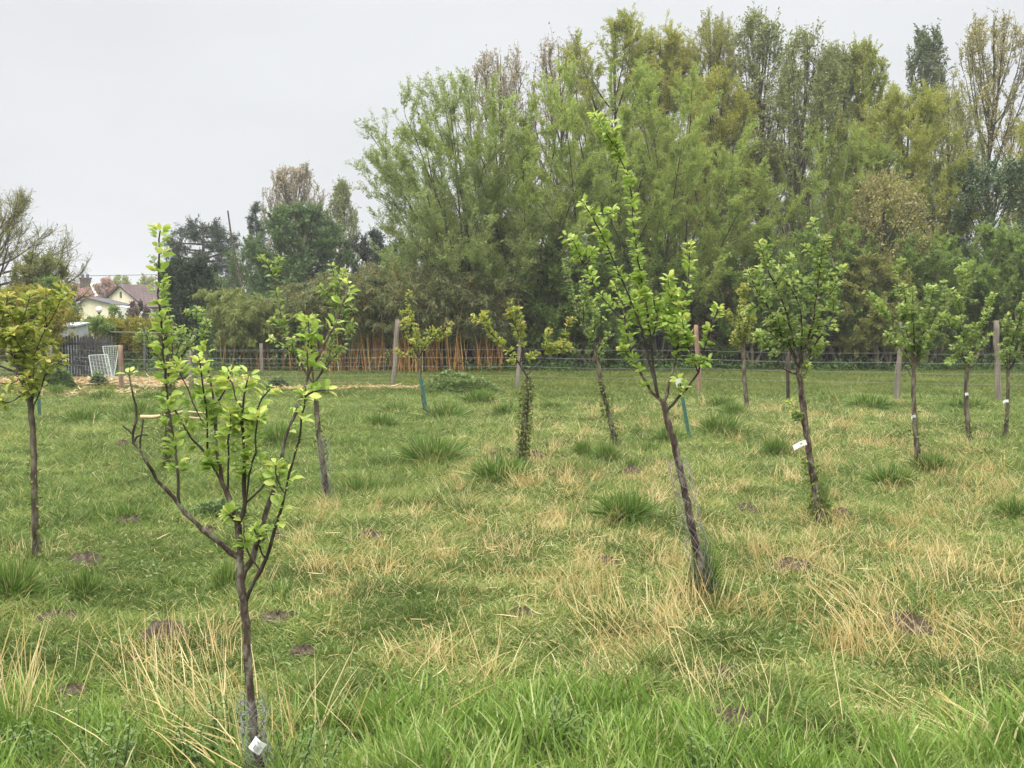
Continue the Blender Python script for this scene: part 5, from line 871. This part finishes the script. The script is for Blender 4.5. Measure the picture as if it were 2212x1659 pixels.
# ------------------------------------------------------------------ straw along the fence, nettle mound, nettles, peeled branch
def straw():
    mb = MB(); n = 4200; x = U(-14, -6.4, n); y = 26.3 + .5 * wave(x, 0 * x, 3) + rng.normal(0, .45, n); a = U(0, 6.28, n)
    z = hgt(x, y) + U(0, .09, n); blades(mb, np.stack([x, y, z], -1), np.stack([np.cos(a), np.sin(a), U(-.1, .35, n)], -1), U(.12, .32, n), U(.014, .026, n), rng.normal(0, .03, (n, 3)), U(0, 1, n), 2)
    n = 900; x = U(-5.2, -1.2, n); y = 24.2 + .25 * wave(x, 0 * x, 2) + rng.normal(0, .1, n); x2 = U(-10.5, -7.5, 500); y2 = 23.2 + rng.normal(0, .5, 500); x, y = np.append(x, x2), np.append(y, y2); n = len(x); a = U(0, 6.28, n)
    blades(mb, np.stack([x, y, hgt(x, y) + U(.0, .07, n)], -1), np.stack([np.cos(a), np.sin(a), U(-.1, .3, n)], -1), U(.10, .26, n), U(.012, .02, n), rng.normal(0, .03, (n, 3)), U(0, 1, n), 2)
    stuff(mb.build('straw', M['straw']), 'strip of orange yellow straw spread under the wire fence at left', 'straw')
straw()
def mound(label, px, py, w, h, n, name='nettle_mound', mat='nettle', s=1., grp=None):
    c = G(px, py); R = w / 2 * c[1] / FPX; H = h * c[1] / FPX; a = U(0, 6.28, n); q = np.sqrt(U(0, 1, n)); x, y = q * np.cos(a) * R, q * np.sin(a) * R * .7
    z = H * (1 - q ** 2.2) * (1 + .3 * wave(x + px, y, R * .8)) * np.sqrt(U(.3, 1, n)) + U(0, .04, n); mb = MB()
    t = thing(name, label, 'plant', c, grp); place(mb, DIAM, np.stack([x, y, z], -1), np.stack([np.cos(a), np.sin(a), 0 * a + .3], -1) + rng.normal(0, .6, (n, 3)), rng.normal(0, .5, (n, 3)) + [0, 0, 1.3], U(.06, .13, n) * s, U(.035, .06, n) * s, U(0, 1, n)); mb.build('foliage', M[mat], t)
    k = 60; a = U(0, 6.28, k); q = np.sqrt(U(0, 1, k)) * .8; A = np.stack([q * np.cos(a) * R, q * np.sin(a) * R * .7, 0 * a], -1); Bv = A * 1.1 + np.stack([0 * a, 0 * a, H * (1 - q ** 2.2) * .9], -1); mb = MB(); tubes(mb, bez(A, (A + Bv) / 2, Bv, 4), .006 * s, 4); mb.build('stems', M['weed'], t)
mound('low spreading mound of dark green nettles before the bamboo at centre', 992, 848, 165, 33, 5200, mat='mound')
mound('leafy nettle heap right of the left edge tree, before the straw', 118, 838, 80, 44, 2600, grp='nettle heaps by the straw'); mound('small nettle clump before the nearer wire hurdle', 213, 832, 30, 20, 600, grp='nettle heaps by the straw')
mound('small green weed clump at the fence foot left of the leaning post', 600, 838, 40, 18, 700, grp='weed clumps by the fence'); mound('low green weed clump right of the golden hedge foot', 385, 822, 70, 34, 1500, grp='weed clumps by the fence')
mound('dark bushy weed patch behind the nearest plum tree fork', 470, 1120, 130, 30, 1500, 'weed_patch', 'nettle', .4)
def nettle(label, px, py, k, h):
    c = G(px, py); st = MB(); lf = MB()
    for _ in range(k):
        b = np.array([rng.normal(0, .07), rng.normal(0, .06), 0]); t = b + np.array([rng.normal(0, .04), rng.normal(0, .04), h * U(.6, 1.1)]); q = np.linspace(b, t, 6); tubes(st, q, np.linspace(.003, .0018, 6)[None], 5)
        m = 9; f = np.repeat(np.linspace(.15, 1, m), 2); n = 2 * m; a = np.repeat(np.arange(m) * 1.571 + U(0, 6), 2) + np.tile([0, pi], m); p = b + (t - b) * f[:, None]; dr = np.stack([np.cos(a), np.sin(a), U(-.35, .25, n)], -1)
        place(lf, LEAF, p, dr, np.array([0, 0, 1.]) + rng.normal(0, .25, (n, 3)), U(.024, .042, n) * (1.15 - .5 * f), U(.012, .02, n) * (1.15 - .5 * f), np.clip(U(0, .5, n) + .4 * f, 0, 1))
    t = thing('nettle', label, 'plant', c, 'nettles in the foreground'); st.build('stems', M['weed'], t); lf.build('leaves', M['nettle'], t)
for a in (('dark nettles at the bottom left corner', 60, 1640, 6, .22), ('nettles under the dry stalks at lower left', 150, 1620, 6, .2), ('nettles left of the nearest plum trunk among dead stalks', 250, 1670, 7, .2), ('nettles close to the left of the nearest plum trunk', 440, 1650, 8, .22), ('tall nettles touching the left side of the wire guard', 495, 1610, 8, .30), ('nettles just right of the white square tag', 650, 1690, 10, .22), ('dusky nettles in the long grass at bottom centre', 1210, 1650, 6, .18), ('nettles in the long grass right of bottom centre', 1500, 1690, 5, .18)): nettle(*a)
def branch():
    p = np.array([P(x, y, 16.6) for x, y in ((304, 916), (330, 920), (362, 921), (405, 914), (440, 920))]); p[:, 2] = hgt(p[:, 0], p[:, 1]) + np.array([.10, .08, .08, .11, .10]); mb = MB(); tubes(mb, cat_rom(p, 14), [np.linspace(.03, .017, 14)], 7, cap=True)
    q = np.array([p[2], p[2] + [.25, -.05, .07], p[2] + [.55, -.08, .05]]); tubes(mb, q, [np.array([.025, .02, .012])], 6); tag(mb.build('peeled_branch', M['log'], None, p[0]), 'pale peeled branch lying in the grass left of the ivy covered trunk', 'branch')
branch()
def herbs():
    n = 16000; x, y = scatter(n, 3.6, 20); k = (wave(x, y, 1.1, 31) + .5 * wave(x, y, .4, 33) > .35) & ~inmole(x, y); x, y = x[k], y[k]; n = len(x); a = U(0, 6.28, n); mb = MB()
    place(mb, DIAM, np.stack([x, y, hgt(x, y) + U(.012, .05, n)], -1), np.stack([np.cos(a), np.sin(a), U(0, .7, n)], -1), rng.normal(0, .3, (n, 3)) + [0, 0, 1.], U(.018, .05, n), U(.010, .022, n), U(0, 1, n))
    stuff(mb.build('meadow_herbs', M['mound']), 'small broad leaved herbs and clover mixed into the turf', 'herbs')
herbs()
# ------------------------------------------------------------------ thin damp air
def haze():
    mb = MB(); box(mb, [0, 0, -1.2], 1240, 1240, 22)
    m, t = mat_nodes('damp_air'); v = t.nodes.new('ShaderNodeVolumePrincipled'); v.inputs['Color'].default_value = (.93, .96, 1, 1); v.inputs['Density'].default_value = .001; v.inputs['Anisotropy'].default_value = .2
    oo = t.nodes.new('ShaderNodeOutputMaterial'); t.links.new(v.outputs[0], oo.inputs['Volume'])
    o = mb.build('haze', m, flat=True); stuff(o, 'thin damp haze softening the far trees', 'haze')
haze()
